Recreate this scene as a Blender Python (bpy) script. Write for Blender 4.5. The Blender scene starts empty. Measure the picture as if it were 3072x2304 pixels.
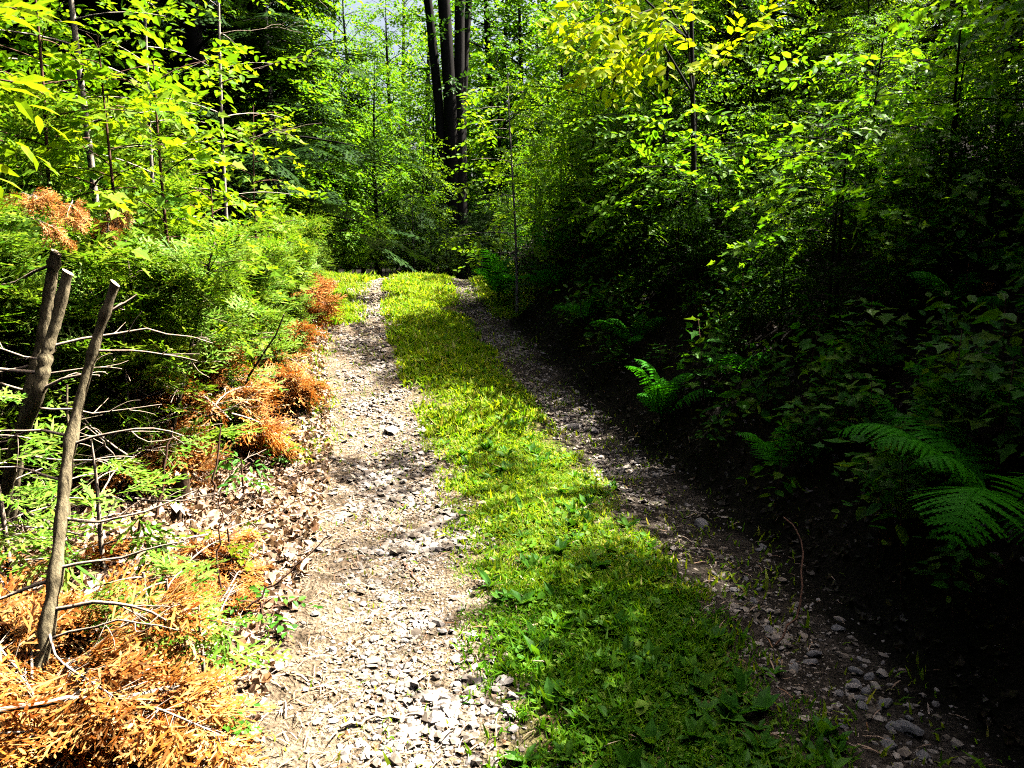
import bpy, math
import numpy as np

SC = bpy.context.scene
COL = SC.collection
PI = math.pi
R = math.radians

# ------------------------------------------------------------------ camera numbers
PITCH = R(10)
EYE = np.array([0.0, 0.0, 1.5])
FWD = np.array([0, math.cos(PITCH), -math.sin(PITCH)])
UPV = np.array([0, math.sin(PITCH), math.cos(PITCH)])
FOC = 768.0
SUN_AZ, SUN_EL = R(62), R(56)          # clockwise from +Y, above the horizon


def ray(px, py):
    return FWD + np.array([1.0, 0, 0]) * ((px - 512) / FOC) + UPV * ((384 - py) / FOC)


def W(px, py, d):
    return EYE + d * ray(px, py)


# ------------------------------------------------------------------ terrain
_cy = np.array([-12, -4, 0, 1.95, 3.03, 3.87, 5.07, 6.03, 7.09, 9.0, 10.5, 12.6, 14.5, 17, 22, 40, 90.])
_cx = np.array([.7, .62, .5, .39, .25, .13, -.08, -.31, -.58, -1.02, -1.33, -1.6, -1.55, -1.1, .3, 6, 20.])
_py = np.array([-12, 0, 3, 5.0, 6.03, 7.09, 8.2, 9.3, 10.5, 12.0, 13.0, 14.5, 17, 22, 40, 90.])
_pz = np.array([-.1, 0, 0.02, .06, .17, .33, .47, .61, .80, .97, 1.02, .95, .75, .6, .9, 2.])
_ys = np.linspace(-12, 90, 2041)


def _smooth(xs, vs):
    v = np.interp(_ys, xs, vs)
    k = np.ones(17) / 17
    for _ in range(2):
        v = np.convolve(np.pad(v, 8, mode='edge'), k, mode='valid')
    return v


_CX, _PZ = _smooth(_cy, _cx), _smooth(_py, _pz)


def cen(y):
    return np.interp(y, _ys, _CX)


def sstep(a, b, t):
    t = np.clip((t - a) / (b - a), 0, 1)
    return t * t * (3 - 2 * t)


def nz(x, y, f, s=0.0):
    return (np.sin(x * f + s) * np.cos(y * f * 1.13 - s * 1.7) + .5 * np.sin(x * f * 2.3 - y * f * 1.9 + s * 3.1)
            + .3 * np.sin(x * f * 4.7 + y * f * 4.1 + s)) / 1.8


def gz(x, y):
    x = np.asarray(x, float)
    y = np.asarray(y, float)
    o = x - cen(y)
    z = np.interp(y, _ys, _PZ).astype(float)
    z = z - .035 * np.exp(-((o - .79) / .24) ** 2) - .03 * np.exp(-((o + .79) / .26) ** 2) + .02 * np.exp(-(o / .3) ** 2)
    fade = 1 - .55 * sstep(13, 22, y)
    b = np.clip(o - 1.2, 0, None)
    z = z + fade * (1.9 * (1 - np.exp(-b * .55)) + .12 * b)          # right bank
    l = np.clip(-o - 1.3, 0, None)
    z = z + .10 * sstep(0, .8, l) - .05 * np.clip(l - 2.5, 0, 12) * .6 + .02 * np.clip(l - 14, 0, None)
    far = sstep(1.0, 2.5, np.abs(o))
    z = z + nz(x, y, 1.3, .4) * .10 * far + nz(x, y, 6.1, 1.4) * (.012 + .02 * far) + nz(x, y, 17., 2.) * .006
    return z


def G(px, py):
    d = ray(px, py)
    t = np.linspace(.5, 40, 8000)
    P = EYE + t[:, None] * d
    below = P[:, 2] < gz(P[:, 0], P[:, 1])
    i = int(np.argmax(below)) if below.any() else len(t) - 1
    return P[i]


# ------------------------------------------------------------------ materials
def mat(name):
    m = bpy.data.materials.new(name)
    m.use_nodes = True
    nt = m.node_tree
    nt.nodes.clear()
    return m, nt, nt.nodes, nt.links


def _ramp(N, stops):
    r = N.new('ShaderNodeValToRGB')
    e = r.color_ramp.elements
    while len(e) < len(stops):
        e.new(.5)
    for k, (p, c) in enumerate(stops):
        e[k].position = p
        e[k].color = (*c, 1)
    return r


def leafmat(name, cols, trans=.35, rough=.55, spec=.15, tboost=1.0, tcol=None, vary=None):
    """cols: a list of base colours picked per leaf; light also passes through the blade."""
    m, nt, N, L = mat(name)
    g = N.new('ShaderNodeNewGeometry')
    n = len(cols)
    rp = _ramp(N, [(i / max(1, n - 1), c) for i, c in enumerate(cols)])
    L.new(g.outputs['Random Per Island'], rp.inputs[0])
    tex = N.new('ShaderNodeTexNoise')
    tex.inputs['Scale'].default_value = 9
    tc = N.new('ShaderNodeTexCoord')
    L.new(tc.outputs['Object'], tex.inputs['Vector'])
    mr = N.new('ShaderNodeMapRange')
    mr.inputs['To Min'].default_value = .65
    mr.inputs['To Max'].default_value = 1.35
    L.new(tex.outputs['Fac'], mr.inputs['Value'])
    mx = N.new('ShaderNodeMix')
    mx.data_type = 'RGBA'
    mx.blend_type = 'MULTIPLY'
    mx.inputs['Factor'].default_value = 1
    L.new(rp.outputs[0], mx.inputs[6])
    L.new(mr.outputs[0], mx.inputs[7])
    if vary:
        oi = N.new('ShaderNodeObjectInfo')
        rv = _ramp(N, [(i / (len(vary) - 1), c) for i, c in enumerate(vary)])
        L.new(oi.outputs['Random'], rv.inputs[0])
        m2 = N.new('ShaderNodeMix')
        m2.data_type = 'RGBA'
        m2.blend_type = 'MULTIPLY'
        m2.inputs['Factor'].default_value = 1
        L.new(mx.outputs[2], m2.inputs[6])
        L.new(rv.outputs[0], m2.inputs[7])
        mx = m2
    p = N.new('ShaderNodeBsdfPrincipled')
    p.inputs['Roughness'].default_value = rough
    p.inputs['Specular IOR Level'].default_value = spec
    L.new(mx.outputs[2], p.inputs['Base Color'])
    out = N.new('ShaderNodeOutputMaterial')
    if trans > 0:
        t = N.new('ShaderNodeBsdfTranslucent')
        h = N.new('ShaderNodeMix')
        h.data_type = 'RGBA'
        h.blend_type = 'MULTIPLY'
        h.inputs['Factor'].default_value = 1
        L.new(mx.outputs[2], h.inputs[6])
        tc_ = tcol or (1.5, 1.35, .5)
        h.inputs[7].default_value = (*[c * tboost for c in tc_], 1)
        L.new(h.outputs[2], t.inputs['Color'])
        ms = N.new('ShaderNodeMixShader')
        ms.inputs[0].default_value = trans
        L.new(p.outputs[0], ms.inputs[1])
        L.new(t.outputs[0], ms.inputs[2])
        L.new(ms.outputs[0], out.inputs[0])
    else:
        L.new(p.outputs[0], out.inputs[0])
    return m


def groundmat(name, cols, scale=6., bump=.6, fine=60.):
    m, nt, N, L = mat(name)
    tc = N.new('ShaderNodeTexCoord')
    a = N.new('ShaderNodeTexNoise')
    a.inputs['Scale'].default_value = scale
    a.inputs['Detail'].default_value = 8
    a.inputs['Roughness'].default_value = .72
    L.new(tc.outputs['Object'], a.inputs['Vector'])
    b = N.new('ShaderNodeTexVoronoi')
    b.inputs['Scale'].default_value = fine
    L.new(tc.outputs['Object'], b.inputs['Vector'])
    b2 = N.new('ShaderNodeTexNoise')
    b2.inputs['Scale'].default_value = fine * 1.7
    b2.inputs['Detail'].default_value = 4
    L.new(tc.outputs['Object'], b2.inputs['Vector'])
    mi = N.new('ShaderNodeMix')
    mi.data_type = 'FLOAT'
    mi.inputs[0].default_value = .45
    L.new(a.outputs['Fac'], mi.inputs[2])
    L.new(b2.outputs['Fac'], mi.inputs[3])
    rp = _ramp(N, cols)
    L.new(mi.outputs[0], rp.inputs[0])
    p = N.new('ShaderNodeBsdfPrincipled')
    p.inputs['Roughness'].default_value = .95
    p.inputs['Specular IOR Level'].default_value = .1
    L.new(rp.outputs[0], p.inputs['Base Color'])
    bp = N.new('ShaderNodeBump')
    bp.inputs['Strength'].default_value = bump
    bp.inputs['Distance'].default_value = .02
    ad = N.new('ShaderNodeMath')
    ad.operation = 'ADD'
    L.new(b.outputs['Distance'], ad.inputs[0])
    L.new(b2.outputs['Fac'], ad.inputs[1])
    L.new(ad.outputs[0], bp.inputs['Height'])
    L.new(bp.outputs[0], p.inputs['Normal'])
    out = N.new('ShaderNodeOutputMaterial')
    L.new(p.outputs[0], out.inputs[0])
    return m


def barkmat(name, c0, c1, scale=30., stretch=.25, bump=.7):
    m, nt, N, L = mat(name)
    tc = N.new('ShaderNodeTexCoord')
    mp = N.new('ShaderNodeMapping')
    mp.inputs['Scale'].default_value = (1, 1, stretch)
    L.new(tc.outputs['Object'], mp.inputs[0])
    a = N.new('ShaderNodeTexNoise')
    a.inputs['Scale'].default_value = scale
    a.inputs['Detail'].default_value = 7
    a.inputs['Roughness'].default_value = .7
    L.new(mp.outputs[0], a.inputs['Vector'])
    rp = _ramp(N, [(.3, c0), (.62, c1)])
    L.new(a.outputs['Fac'], rp.inputs[0])
    p = N.new('ShaderNodeBsdfPrincipled')
    p.inputs['Roughness'].default_value = .9
    p.inputs['Specular IOR Level'].default_value = .15
    L.new(rp.outputs[0], p.inputs['Base Color'])
    bp = N.new('ShaderNodeBump')
    bp.inputs['Strength'].default_value = bump
    bp.inputs['Distance'].default_value = .01
    L.new(a.outputs['Fac'], bp.inputs['Height'])
    L.new(bp.outputs[0], p.inputs['Normal'])
    out = N.new('ShaderNodeOutputMaterial')
    L.new(p.outputs[0], out.inputs[0])
    return m


def stonemat(name, cols):
    m, nt, N, L = mat(name)
    g = N.new('ShaderNodeNewGeometry')
    rp = _ramp(N, [(i / (len(cols) - 1), c) for i, c in enumerate(cols)])
    L.new(g.outputs['Random Per Island'], rp.inputs[0])
    tc = N.new('ShaderNodeTexCoord')
    a = N.new('ShaderNodeTexNoise')
    a.inputs['Scale'].default_value = 70
    a.inputs['Detail'].default_value = 5
    L.new(tc.outputs['Object'], a.inputs['Vector'])
    mr = N.new('ShaderNodeMapRange')
    mr.inputs['To Min'].default_value = .6
    mr.inputs['To Max'].default_value = 1.3
    L.new(a.outputs['Fac'], mr.inputs['Value'])
    mx = N.new('ShaderNodeMix')
    mx.data_type = 'RGBA'
    mx.blend_type = 'MULTIPLY'
    mx.inputs['Factor'].default_value = 1
    L.new(rp.outputs[0], mx.inputs[6])
    L.new(mr.outputs[0], mx.inputs[7])
    p = N.new('ShaderNodeBsdfPrincipled')
    p.inputs['Roughness'].default_value = .8
    p.inputs['Specular IOR Level'].default_value = .25
    L.new(mx.outputs[2], p.inputs['Base Color'])
    bp = N.new('ShaderNodeBump')
    bp.inputs['Strength'].default_value = .4
    bp.inputs['Distance'].default_value = .004
    L.new(a.outputs['Fac'], bp.inputs['Height'])
    L.new(bp.outputs[0], p.inputs['Normal'])
    out = N.new('ShaderNodeOutputMaterial')
    L.new(p.outputs[0], out.inputs[0])
    return m


M = {}
M['maple'] = leafmat('maple_leaf', [(.06, .20, .007), (.11, .29, .01), (.19, .36, .014), (.07, .22, .009)], .5)
M['maple_dark'] = leafmat('shaded_maple_leaf', [(.02, .075, .008), (.035, .11, .01), (.05, .14, .012)], .35)  # darker copy of the maple leaf, with shade put into the colour
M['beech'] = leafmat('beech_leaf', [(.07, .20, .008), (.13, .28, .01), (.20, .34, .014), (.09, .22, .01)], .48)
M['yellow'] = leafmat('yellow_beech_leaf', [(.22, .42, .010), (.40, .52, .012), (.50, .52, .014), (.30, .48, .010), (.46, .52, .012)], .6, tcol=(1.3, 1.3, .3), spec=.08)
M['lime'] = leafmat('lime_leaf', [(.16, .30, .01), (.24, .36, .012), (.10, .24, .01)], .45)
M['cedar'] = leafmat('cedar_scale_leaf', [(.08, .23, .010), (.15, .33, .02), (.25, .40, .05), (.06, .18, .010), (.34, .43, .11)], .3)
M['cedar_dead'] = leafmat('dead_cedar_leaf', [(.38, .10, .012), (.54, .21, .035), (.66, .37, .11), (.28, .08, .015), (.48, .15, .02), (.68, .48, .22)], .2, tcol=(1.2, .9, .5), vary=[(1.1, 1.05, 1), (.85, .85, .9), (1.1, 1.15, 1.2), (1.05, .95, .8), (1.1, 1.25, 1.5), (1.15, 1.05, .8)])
M['deep_shade'] = leafmat('shaded_undergrowth_leaf', [(.012, .045, .003), (.02, .065, .005), (.035, .09, .006)], .35, spec=.02)  # bank undergrowth: its deep shade is painted into the leaf colour
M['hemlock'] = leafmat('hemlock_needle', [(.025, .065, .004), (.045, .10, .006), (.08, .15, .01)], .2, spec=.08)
M['hemlock_far'] = leafmat('shaded_hemlock_needle', [(.008, .028, .004), (.014, .042, .006), (.03, .075, .008)], .1, spec=.05)  # darker than the near hemlock: shade on these trees put into the colour
M['fern'] = leafmat('fern_blade', [(.03, .22, .006), (.05, .28, .008)], .4, spec=.05)
M['seedling'] = leafmat('seedling_leaf', [(.022, .12, .006), (.04, .16, .008), (.09, .17, .012)], .35, spec=.12)
M['grass'] = leafmat('grass_blade', [(.11, .30, .008), (.22, .40, .012), (.36, .46, .02), (.08, .23, .008), (.26, .41, .014), (.50, .44, .17)], .45, spec=.1)
M['grass_fresh_shaded'] = leafmat('shaded_fresh_grass_blade', [(.05, .20, .006), (.10, .28, .008), (.18, .34, .012), (.035, .14, .006)], .4, spec=.08)  # near grass without straw, also darkened to paint the shade over it
M['clover'] = leafmat('clover_leaf', [(.06, .22, .008), (.13, .32, .012), (.24, .38, .03)], .4, spec=.2)
M['weed'] = leafmat('weed_leaf', [(.03, .15, .008), (.06, .21, .012), (.10, .26, .015)], .35, spec=.25)
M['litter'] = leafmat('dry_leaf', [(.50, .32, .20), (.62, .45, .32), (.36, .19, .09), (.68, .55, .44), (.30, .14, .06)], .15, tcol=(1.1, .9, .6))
M['litter_dark'] = leafmat('shaded_damp_leaf', [(.02, .012, .007), (.035, .022, .013), (.012, .008, .005), (.05, .04, .03), (.015, .01, .007), (.22, .19, .16)], .05, tcol=(1.1, .9, .6))  # bank leaves, darkened so that the bank's shade goes black
M['stone'] = stonemat('pale_gravel', [(.25, .20, .15), (.38, .32, .26), (.50, .44, .37), (.15, .12, .09), (.31, .25, .19), (.42, .38, .34), (.22, .19, .17)])
M['stone_grey'] = stonemat('grey_gravel', [(.20, .19, .19), (.30, .28, .27), (.42, .40, .38), (.14, .13, .13)])
M['bark'] = barkmat('cedar_bark', (.02, .014, .008), (.34, .28, .165), 60, .3, 1.0)
M['bark_pale'] = barkmat('pale_bark', (.28, .24, .17), (.55, .50, .40), 40, .6, .3)
M['bark_stump'] = barkmat('stump_bark', (.03, .018, .01), (.14, .085, .05), 50, .4, 1.0)
M['bark_dark'] = barkmat('dark_bark', (.005, .0045, .004), (.020, .017, .014), 18, .2)
M['twig'] = barkmat('dry_twig', (.30, .21, .14), (.58, .47, .37), 60, .5, .3)
M['twig_dark'] = barkmat('brown_twig', (.10, .05, .03), (.22, .12, .08), 60, .5, .3)
M['cutwood'] = barkmat('cut_wood', (.50, .38, .24), (.66, .54, .38), 50, 1, .2)
M['verge'] = groundmat('verge_soil', [(.30, (.12, .07, .04)), (.5, (.30, .20, .12)), (.7, (.45, .32, .21))], 5, .8, 40)
M['track'] = groundmat('track_soil', [(.30, (.17, .12, .07)), (.5, (.34, .26, .17)), (.68, (.46, .38, .28))], 7, .9, 70)
M['turf'] = groundmat('turf_soil', [(.3, (.07, .075, .02)), (.5, (.16, .15, .05)), (.7, (.28, .24, .11))], 8, .8, 60)
M['humus'] = groundmat('bank_humus', [(.3, (.006, .005, .004)), (.55, (.014, .011, .008)), (.75, (.03, .023, .017))], 6, .9, 40)  # dark humus, pushed darker still to paint the black shade

# ------------------------------------------------------------------ mesh helpers


def mesh(name, V, T, mats, mi=None, smooth=False):
    V = np.asarray(V, np.float32)
    T = np.asarray(T, np.int32)
    me = bpy.data.meshes.new(name)
    me.vertices.add(len(V))
    me.vertices.foreach_set('co', V.ravel())
    me.loops.add(T.size)
    me.loops.foreach_set('vertex_index', T.ravel())
    me.polygons.add(len(T))
    me.polygons.foreach_set('loop_start', np.arange(0, T.size, 3, dtype=np.int32))
    if mi is not None:
        me.polygons.foreach_set('material_index', np.asarray(mi, np.int32))
    me.polygons.foreach_set('use_smooth', np.full(len(T), smooth, bool))
    for m in (mats if isinstance(mats, (list, tuple)) else [mats]):
        me.materials.append(m)
    me.update()
    return me


def obj(name, me, parent=None, loc=(0, 0, 0), rot=(0, 0, 0), sc=1.0):
    o = bpy.data.objects.new(name, me)
    COL.objects.link(o)
    o.location = loc
    o.rotation_euler = rot
    o.scale = (sc, sc, sc) if np.isscalar(sc) else sc
    if parent is not None:
        o.parent = parent
    return o


def thing(name, label, cat, loc=(0, 0, 0), rot=(0, 0, 0), sc=1.0, group=None):
    return tag(obj(name, None, None, loc, rot, sc), label, cat, group)


def tag(o, label=None, cat=None, group=None, kind=None):
    if label:
        o['label'] = label
    if cat:
        o['category'] = cat
    if group:
        o['group'] = group
    if kind:
        o['kind'] = kind
    return o


def dup(root, loc, rot=(0, 0, 0), sc=1.0, label=None, group=None):
    r = root.copy()
    COL.objects.link(r)
    r.location = loc
    r.rotation_euler = rot
    r.scale = (sc, sc, sc) if np.isscalar(sc) else sc
    if label:
        r['label'] = label
    if group:
        r['group'] = group
    for ch in list(root.children):
        c = ch.copy()
        COL.objects.link(c)
        c.parent = r
        for g in ch.children:
            d = g.copy()
            COL.objects.link(d)
            d.parent = c
    return r


class Geo:
    def __init__(s):
        s.v, s.t, s.m, s.n = [], [], [], 0

    def add(s, V, T, m=0):
        if len(V) == 0:
            return
        s.v.append(np.asarray(V, np.float32))
        s.t.append(np.asarray(T, np.int64) + s.n)
        s.m.append(np.full(len(T), m))
        s.n += len(V)

    def arr(s):
        return np.concatenate(s.v), np.concatenate(s.t)

    def mesh(s, name, mats, smooth=False):
        V, T = s.arr()
        return mesh(name, V, T, mats, np.concatenate(s.m), smooth)


def tube(P, rad, sides=6, cap=True):
    P = np.asarray(P, float)
    n = len(P)
    rad = np.broadcast_to(np.asarray(rad, float), (n,))
    t = np.gradient(P, axis=0)
    t /= np.linalg.norm(t, axis=1, keepdims=True) + 1e-9
    ref = np.array([0, 0, 1.]) if abs(t[:, 2]).mean() < .75 else np.array([1., 0, 0])
    a = np.cross(t, ref)
    a /= np.linalg.norm(a, axis=1, keepdims=True) + 1e-9
    b = np.cross(t, a)
    th = np.linspace(0, 2 * PI, sides, endpoint=False)
    V = (P[:, None] + rad[:, None, None] * (np.cos(th)[None, :, None] * a[:, None] + np.sin(th)[None, :, None] * b[:, None])).reshape(-1, 3)
    T = []
    for i in range(n - 1):
        for k in range(sides):
            k2 = (k + 1) % sides
            A, B, C_, D = i * sides + k, i * sides + k2, (i + 1) * sides + k2, (i + 1) * sides + k
            T += [(A, B, C_), (A, C_, D)]
    if cap:
        N0 = len(V)
        V = np.vstack([V, V[:sides], V[(n - 1) * sides:n * sides], P[0], P[-1]])
        i0, i1 = len(V) - 2, len(V) - 1
        for k in range(sides):
            k2 = (k + 1) % sides
            T += [(i0, N0 + k2, N0 + k), (i1, N0 + sides + k, N0 + sides + k2)]
    return V, np.array(T)


def frames(D, U):
    """rotation matrices whose columns are x=D, y, z~U"""
    D = D / (np.linalg.norm(D, axis=1, keepdims=True) + 1e-9)
    Y = np.cross(U, D)
    Y /= np.linalg.norm(Y, axis=1, keepdims=True) + 1e-9
    Z = np.cross(D, Y)
    return np.stack([D, Y, Z], axis=2)


def scatter(tpl, Mx, P, S):
    V, T = tpl
    k, n = len(P), len(V)
    out = np.einsum('kij,nj->kni', Mx * np.asarray(S)[:, None, None], V) + P[:, None]
    TT = T[None] + (np.arange(k) * n)[:, None, None]
    return out.reshape(-1, 3), TT.reshape(-1, 3)


def randrot(rng, k, tilt=.4):
    az = rng.uniform(0, 2 * PI, k)
    D = np.stack([np.cos(az), np.sin(az), rng.normal(0, tilt, k)], 1)
    U = np.stack([rng.normal(0, tilt, k), rng.normal(0, tilt, k), np.ones(k)], 1)
    return frames(D, U)


# ------------------------------------------------------------------ leaf and spray templates
LEAF_N = (np.array([[0, 0, 0], [.28, .27, .07], [.66, .24, .05], [1, 0, -.06], [.66, -.24, .05], [.28, -.27, .07], [.3, 0, -.02], [.68, 0, -.03]]),
          np.array([[0, 6, 1], [6, 7, 2], [6, 2, 1], [7, 3, 2], [0, 5, 6], [6, 5, 4], [6, 4, 7], [7, 4, 3]]))
LEAF_F = (np.array([[0, 0, 0], [.45, .34, .07], [1, 0, -.05], [.45, -.34, .07]]), np.array([[0, 3, 2], [0, 2, 1]]))
# a five-pointed maple blade
_mp = np.array([[0, 0, 0], [.05, .30, .03], [.22, .22, .0], [.42, .52, .08], [.55, .24, .02], [1, 0, -.08], [.55, -.24, .02], [.42, -.52, .08], [.22, -.22, 0], [.05, -.30, .03]])
LEAF_M = (_mp, np.array([[0, 2, 1], [0, 4, 2], [2, 4, 3], [0, 5, 4], [0, 6, 5], [0, 8, 6], [8, 7, 6], [0, 9, 8]]))
LEAF_L = (np.array([[0, 0, 0], [.2, .13, .02], [.6, .16, .03], [1, 0, -.12], [.6, -.16, .03], [.2, -.13, .02], [.5, 0, -.02]]),
          np.array([[0, 6, 1], [1, 6, 2], [6, 3, 2], [0, 5, 6], [5, 4, 6], [6, 4, 3]]))


def rotz(a):
    c, s = math.cos(a), math.sin(a)
    return np.array([[c, -s, 0], [s, c, 0], [0, 0, 1]])


def rotx(a):
    c, s = math.cos(a), math.sin(a)
    return np.array([[1, 0, 0], [0, c, -s], [0, s, c]])


def roty(a):
    c, s = math.cos(a), math.sin(a)
    return np.array([[c, 0, s], [0, 1, 0], [-s, 0, c]])


def spray_broad(rng, n, L, s, leaf, droop=.25, twig=True, fan=1.0):
    """a flat twig with alternate leaves, along +x, face up +z; returns leaf and twig geometry"""
    g, gt = Geo(), Geo()
    xs = np.linspace(.12, 1, n) * L
    zz = lambda x: -droop * (x / L) ** 2 * L
    for i, x in enumerate(xs):
        side = 1 if i % 2 else -1
        last = i == n - 1
        a = rng.normal(0, .15) if last else side * rng.uniform(.6, 1.15) * fan
        sz = s * rng.uniform(.65, 1.1) * (.75 + .45 * math.sin(PI * min(1, (x / L) * .9 + .1)))
        Mx = rotz(a) @ roty(rng.normal(.2, .25)) @ rotx(rng.normal(0, .35))
        off = np.array([x, side * .006, zz(x)])
        g.add(leaf[0] @ (Mx * sz).T + off, leaf[1])
    if twig:
        px = np.linspace(0, L, 4)
        gt.add(*tube(np.stack([px, 0 * px, zz(px)], 1), np.linspace(.003, .001, 4), 3, False))
    return g.arr(), (gt.arr() if twig else None)


def strip(g, p0, p1, w, m=0, up=(0, 0, 1)):
    d = p1 - p0
    s = np.cross(d, up)
    s = s / (np.linalg.norm(s) + 1e-9) * w
    mid = p0 + d * .55
    g.add([p0 - s * .5, mid + s, p1, mid - s, p0 + s * .5], [[0, 3, 2], [0, 2, 1], [0, 1, 4]], m)


def spray_cedar(rng, L=.24, n=12, w=.0042, droop=.35, step=.024):
    g = Geo()

    def zc(x):
        return -droop * x * x / L

    strip(g, np.zeros(3), np.array([L, 0, zc(L)]), w)
    for i in range(n):
        t = (i + .6) / n
        x = t * L
        sd = 1 if i % 2 else -1
        l = L * (.62 * (1 - t) ** .8 + .10) * rng.uniform(.75, 1.15)
        a = sd * rng.uniform(.62, .9)
        d = np.array([math.cos(a), math.sin(a), rng.normal(-.1, .15)])
        p0 = np.array([x, 0, zc(x)])
        p1 = p0 + d * l
        strip(g, p0, p1, w * .9)
        k = max(1, int(l / step))
        for j in range(k):
            tt = (j + .7) / k
            q = p0 + d * l * tt
            s2 = 1 if j % 2 else -1
            a2 = a + s2 * rng.uniform(.55, .85)
            ll = (.32 * l * (1 - tt) + .016) * rng.uniform(.7, 1.2)
            strip(g, q, q + np.array([math.cos(a2), math.sin(a2), rng.normal(-.1, .2)]) * ll, w * .8)
    return g.arr()


def spray_hemlock(rng, L=.5, n=14, w=.011, sub=True):
    g = Geo()
    strip(g, np.zeros(3), np.array([L, 0, -.12 * L]), w)
    for i in range(n):
        t = (i + .5) / n
        sd = 1 if i % 2 else -1
        l = L * (.5 * (1 - t) + .08) * rng.uniform(.7, 1.2)
        a = sd * rng.uniform(.7, 1.0)
        p0 = np.array([t * L, 0, -.12 * L * t * t])
        d = np.array([math.cos(a), math.sin(a), -.15])
        strip(g, p0, p0 + d * l, w)
        if sub:
            for j in range(3):
                q = p0 + d * l * (.3 + .2 * j)
                a2 = a + (1 if j % 2 else -1) * .7
                strip(g, q, q + np.array([math.cos(a2), math.sin(a2), -.15]) * l * .35, w * .9)
    return g.arr()


rg = np.random.default_rng(11)
SP_BEECH = [spray_broad(rg, 9, .42, .085, LEAF_F)[0] for _ in range(4)]
SP_MAPLE = [spray_broad(rg, 8, .40, .105, LEAF_M, .35)[0] for _ in range(4)]
SP_MAPLE_F = [spray_broad(rg, 9, .55, .13, LEAF_F, .35)[0] for _ in range(4)]
SP_NEAR = [spray_broad(rg, 10, .40, .085, LEAF_N, .25) for _ in range(5)]
SP_MNEAR = [spray_broad(rg, 6, .26, .085, LEAF_M, .4) for _ in range(5)]
SP_CED = [spray_cedar(rg, .24 * s, n, .0066, d) for s, n, d in ((1, 11, .3), (.8, 9, .5), (1.15, 12, .15), (.95, 10, .7))]
SP_CED_F = [spray_cedar(rg, .24, 8, .008, .3) for _ in range(2)]
SP_HEM = [spray_hemlock(rg, .5, 14, .012) for _ in range(3)]
SP_HEM_F = [spray_hemlock(rg, .7, 13, .020, False) for _ in range(2)]


def put_sprays(g, rng, sprays, P, D, U, S, m=0):
    P, D, U, S = map(np.asarray, (P, D, U, S))
    if len(P) == 0:
        return
    which = rng.integers(0, len(sprays), len(P))
    Mx = frames(D, U)
    for k, sp in enumerate(sprays):
        q = which == k
        if q.any():
            g.add(*scatter(sp, Mx[q], P[q], S[q]), m)


def tree_geo(rng, H, r, h0, nb, blen, elev, spn, sprays, ss, droop=.25, lean=(0, 0), wob=.04, tilt=.3, sides=8, azbias=None, minr=.004,
             twigs=None, sub=3, nearup=1.0):
    """trunk with limbs, and the crown's sprays. blen(t), elev(t): limb length and rise angle at t in 0..1 of the crown"""
    gt, gc = Geo(), Geo()
    n = 9
    hs = np.linspace(0, 1, n)
    ph = rng.uniform(0, 6, 2)
    TP = np.stack([lean[0] * H * hs ** 1.3 + wob * H * .3 * np.sin(hs * 4 + ph[0]) * hs, lean[1] * H * hs ** 1.3 + wob * H * .3 * np.sin(hs * 5 + ph[1]) * hs, H * hs], 1)
    rad = r * (1 - hs) ** .8 + minr
    rad[0] *= 1.35
    gt.add(*tube(TP, rad, sides))
    P, D, U, S = [], [], [], []
    for b in range(nb):
        t = (b + rng.uniform(0, 1)) / nb
        h = (h0 + (H * .97 - h0) * t) / H
        p0 = np.array([np.interp(h, hs, TP[:, i]) for i in range(3)])
        az = b * 2.399 + rng.normal(0, .3)
        if azbias is not None:
            az = azbias[0] + rng.normal(0, azbias[1])
        e = elev(t) + rng.normal(0, .12)
        l = blen(t) * rng.uniform(.7, 1.15)
        d = np.array([math.cos(az) * math.cos(e), math.sin(az) * math.cos(e), math.sin(e)])
        s = np.linspace(0, 1, 6)
        side = np.array([-math.sin(az), math.cos(az), 0]) * rng.normal(0, .12)
        BP = p0 + s[:, None] * l * d + (s ** 2)[:, None] * l * (side + np.array([0, 0, -droop]))
        br = max(.003, min(.45 * np.interp(h, hs, rad), .012 * l + .003))
        gt.add(*tube(BP, np.linspace(br, .0025, 6), 4, False))
        m = max(2, int(spn * l))
        for k in range(m):
            u = rng.uniform(.18, 1) ** .8
            q = np.array([np.interp(u, s, BP[:, i]) for i in range(3)])
            a = az + rng.choice([-1, 1]) * rng.uniform(.2, 1.25) * (1 if u < .9 else .3)
            ee = rng.normal(-.1, tilt)
            dd = np.array([math.cos(a) * math.cos(ee), math.sin(a) * math.cos(ee), math.sin(ee)])
            # a short offset so that sprays fill a volume round the limb
            off = dd * rng.uniform(0, .25) * l * .4 + np.array([0, 0, rng.normal(0, .05 * l)])
            if twigs is not None:
                gt.add(*tube(np.array([q, q + off]), [.003, .002], 3, False))
            P.append(q + off)
            D.append(dd)
            U.append(np.array([rng.normal(0, tilt), rng.normal(0, tilt), nearup]))
            S.append(ss * rng.uniform(.7, 1.25))
    put_sprays(gc, rng, sprays, P, D, U, S)
    return gt, gc, TP


def make_tree(name, label, cat, geo, bark, leaf, loc, rot=0., sc=1., group=None, crown='crown'):
    gt, gc, TP = geo
    t = thing(name, label, cat, loc, (0, 0, rot), sc, group)
    obj('trunk', gt.mesh('trunk', bark, True), t)
    if gc.n:
        obj(crown, gc.mesh(crown, leaf), t)
    return t


def at(x, y, dz=-.03):
    return (float(x), float(y), float(gz(x, y)) + dz)


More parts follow.
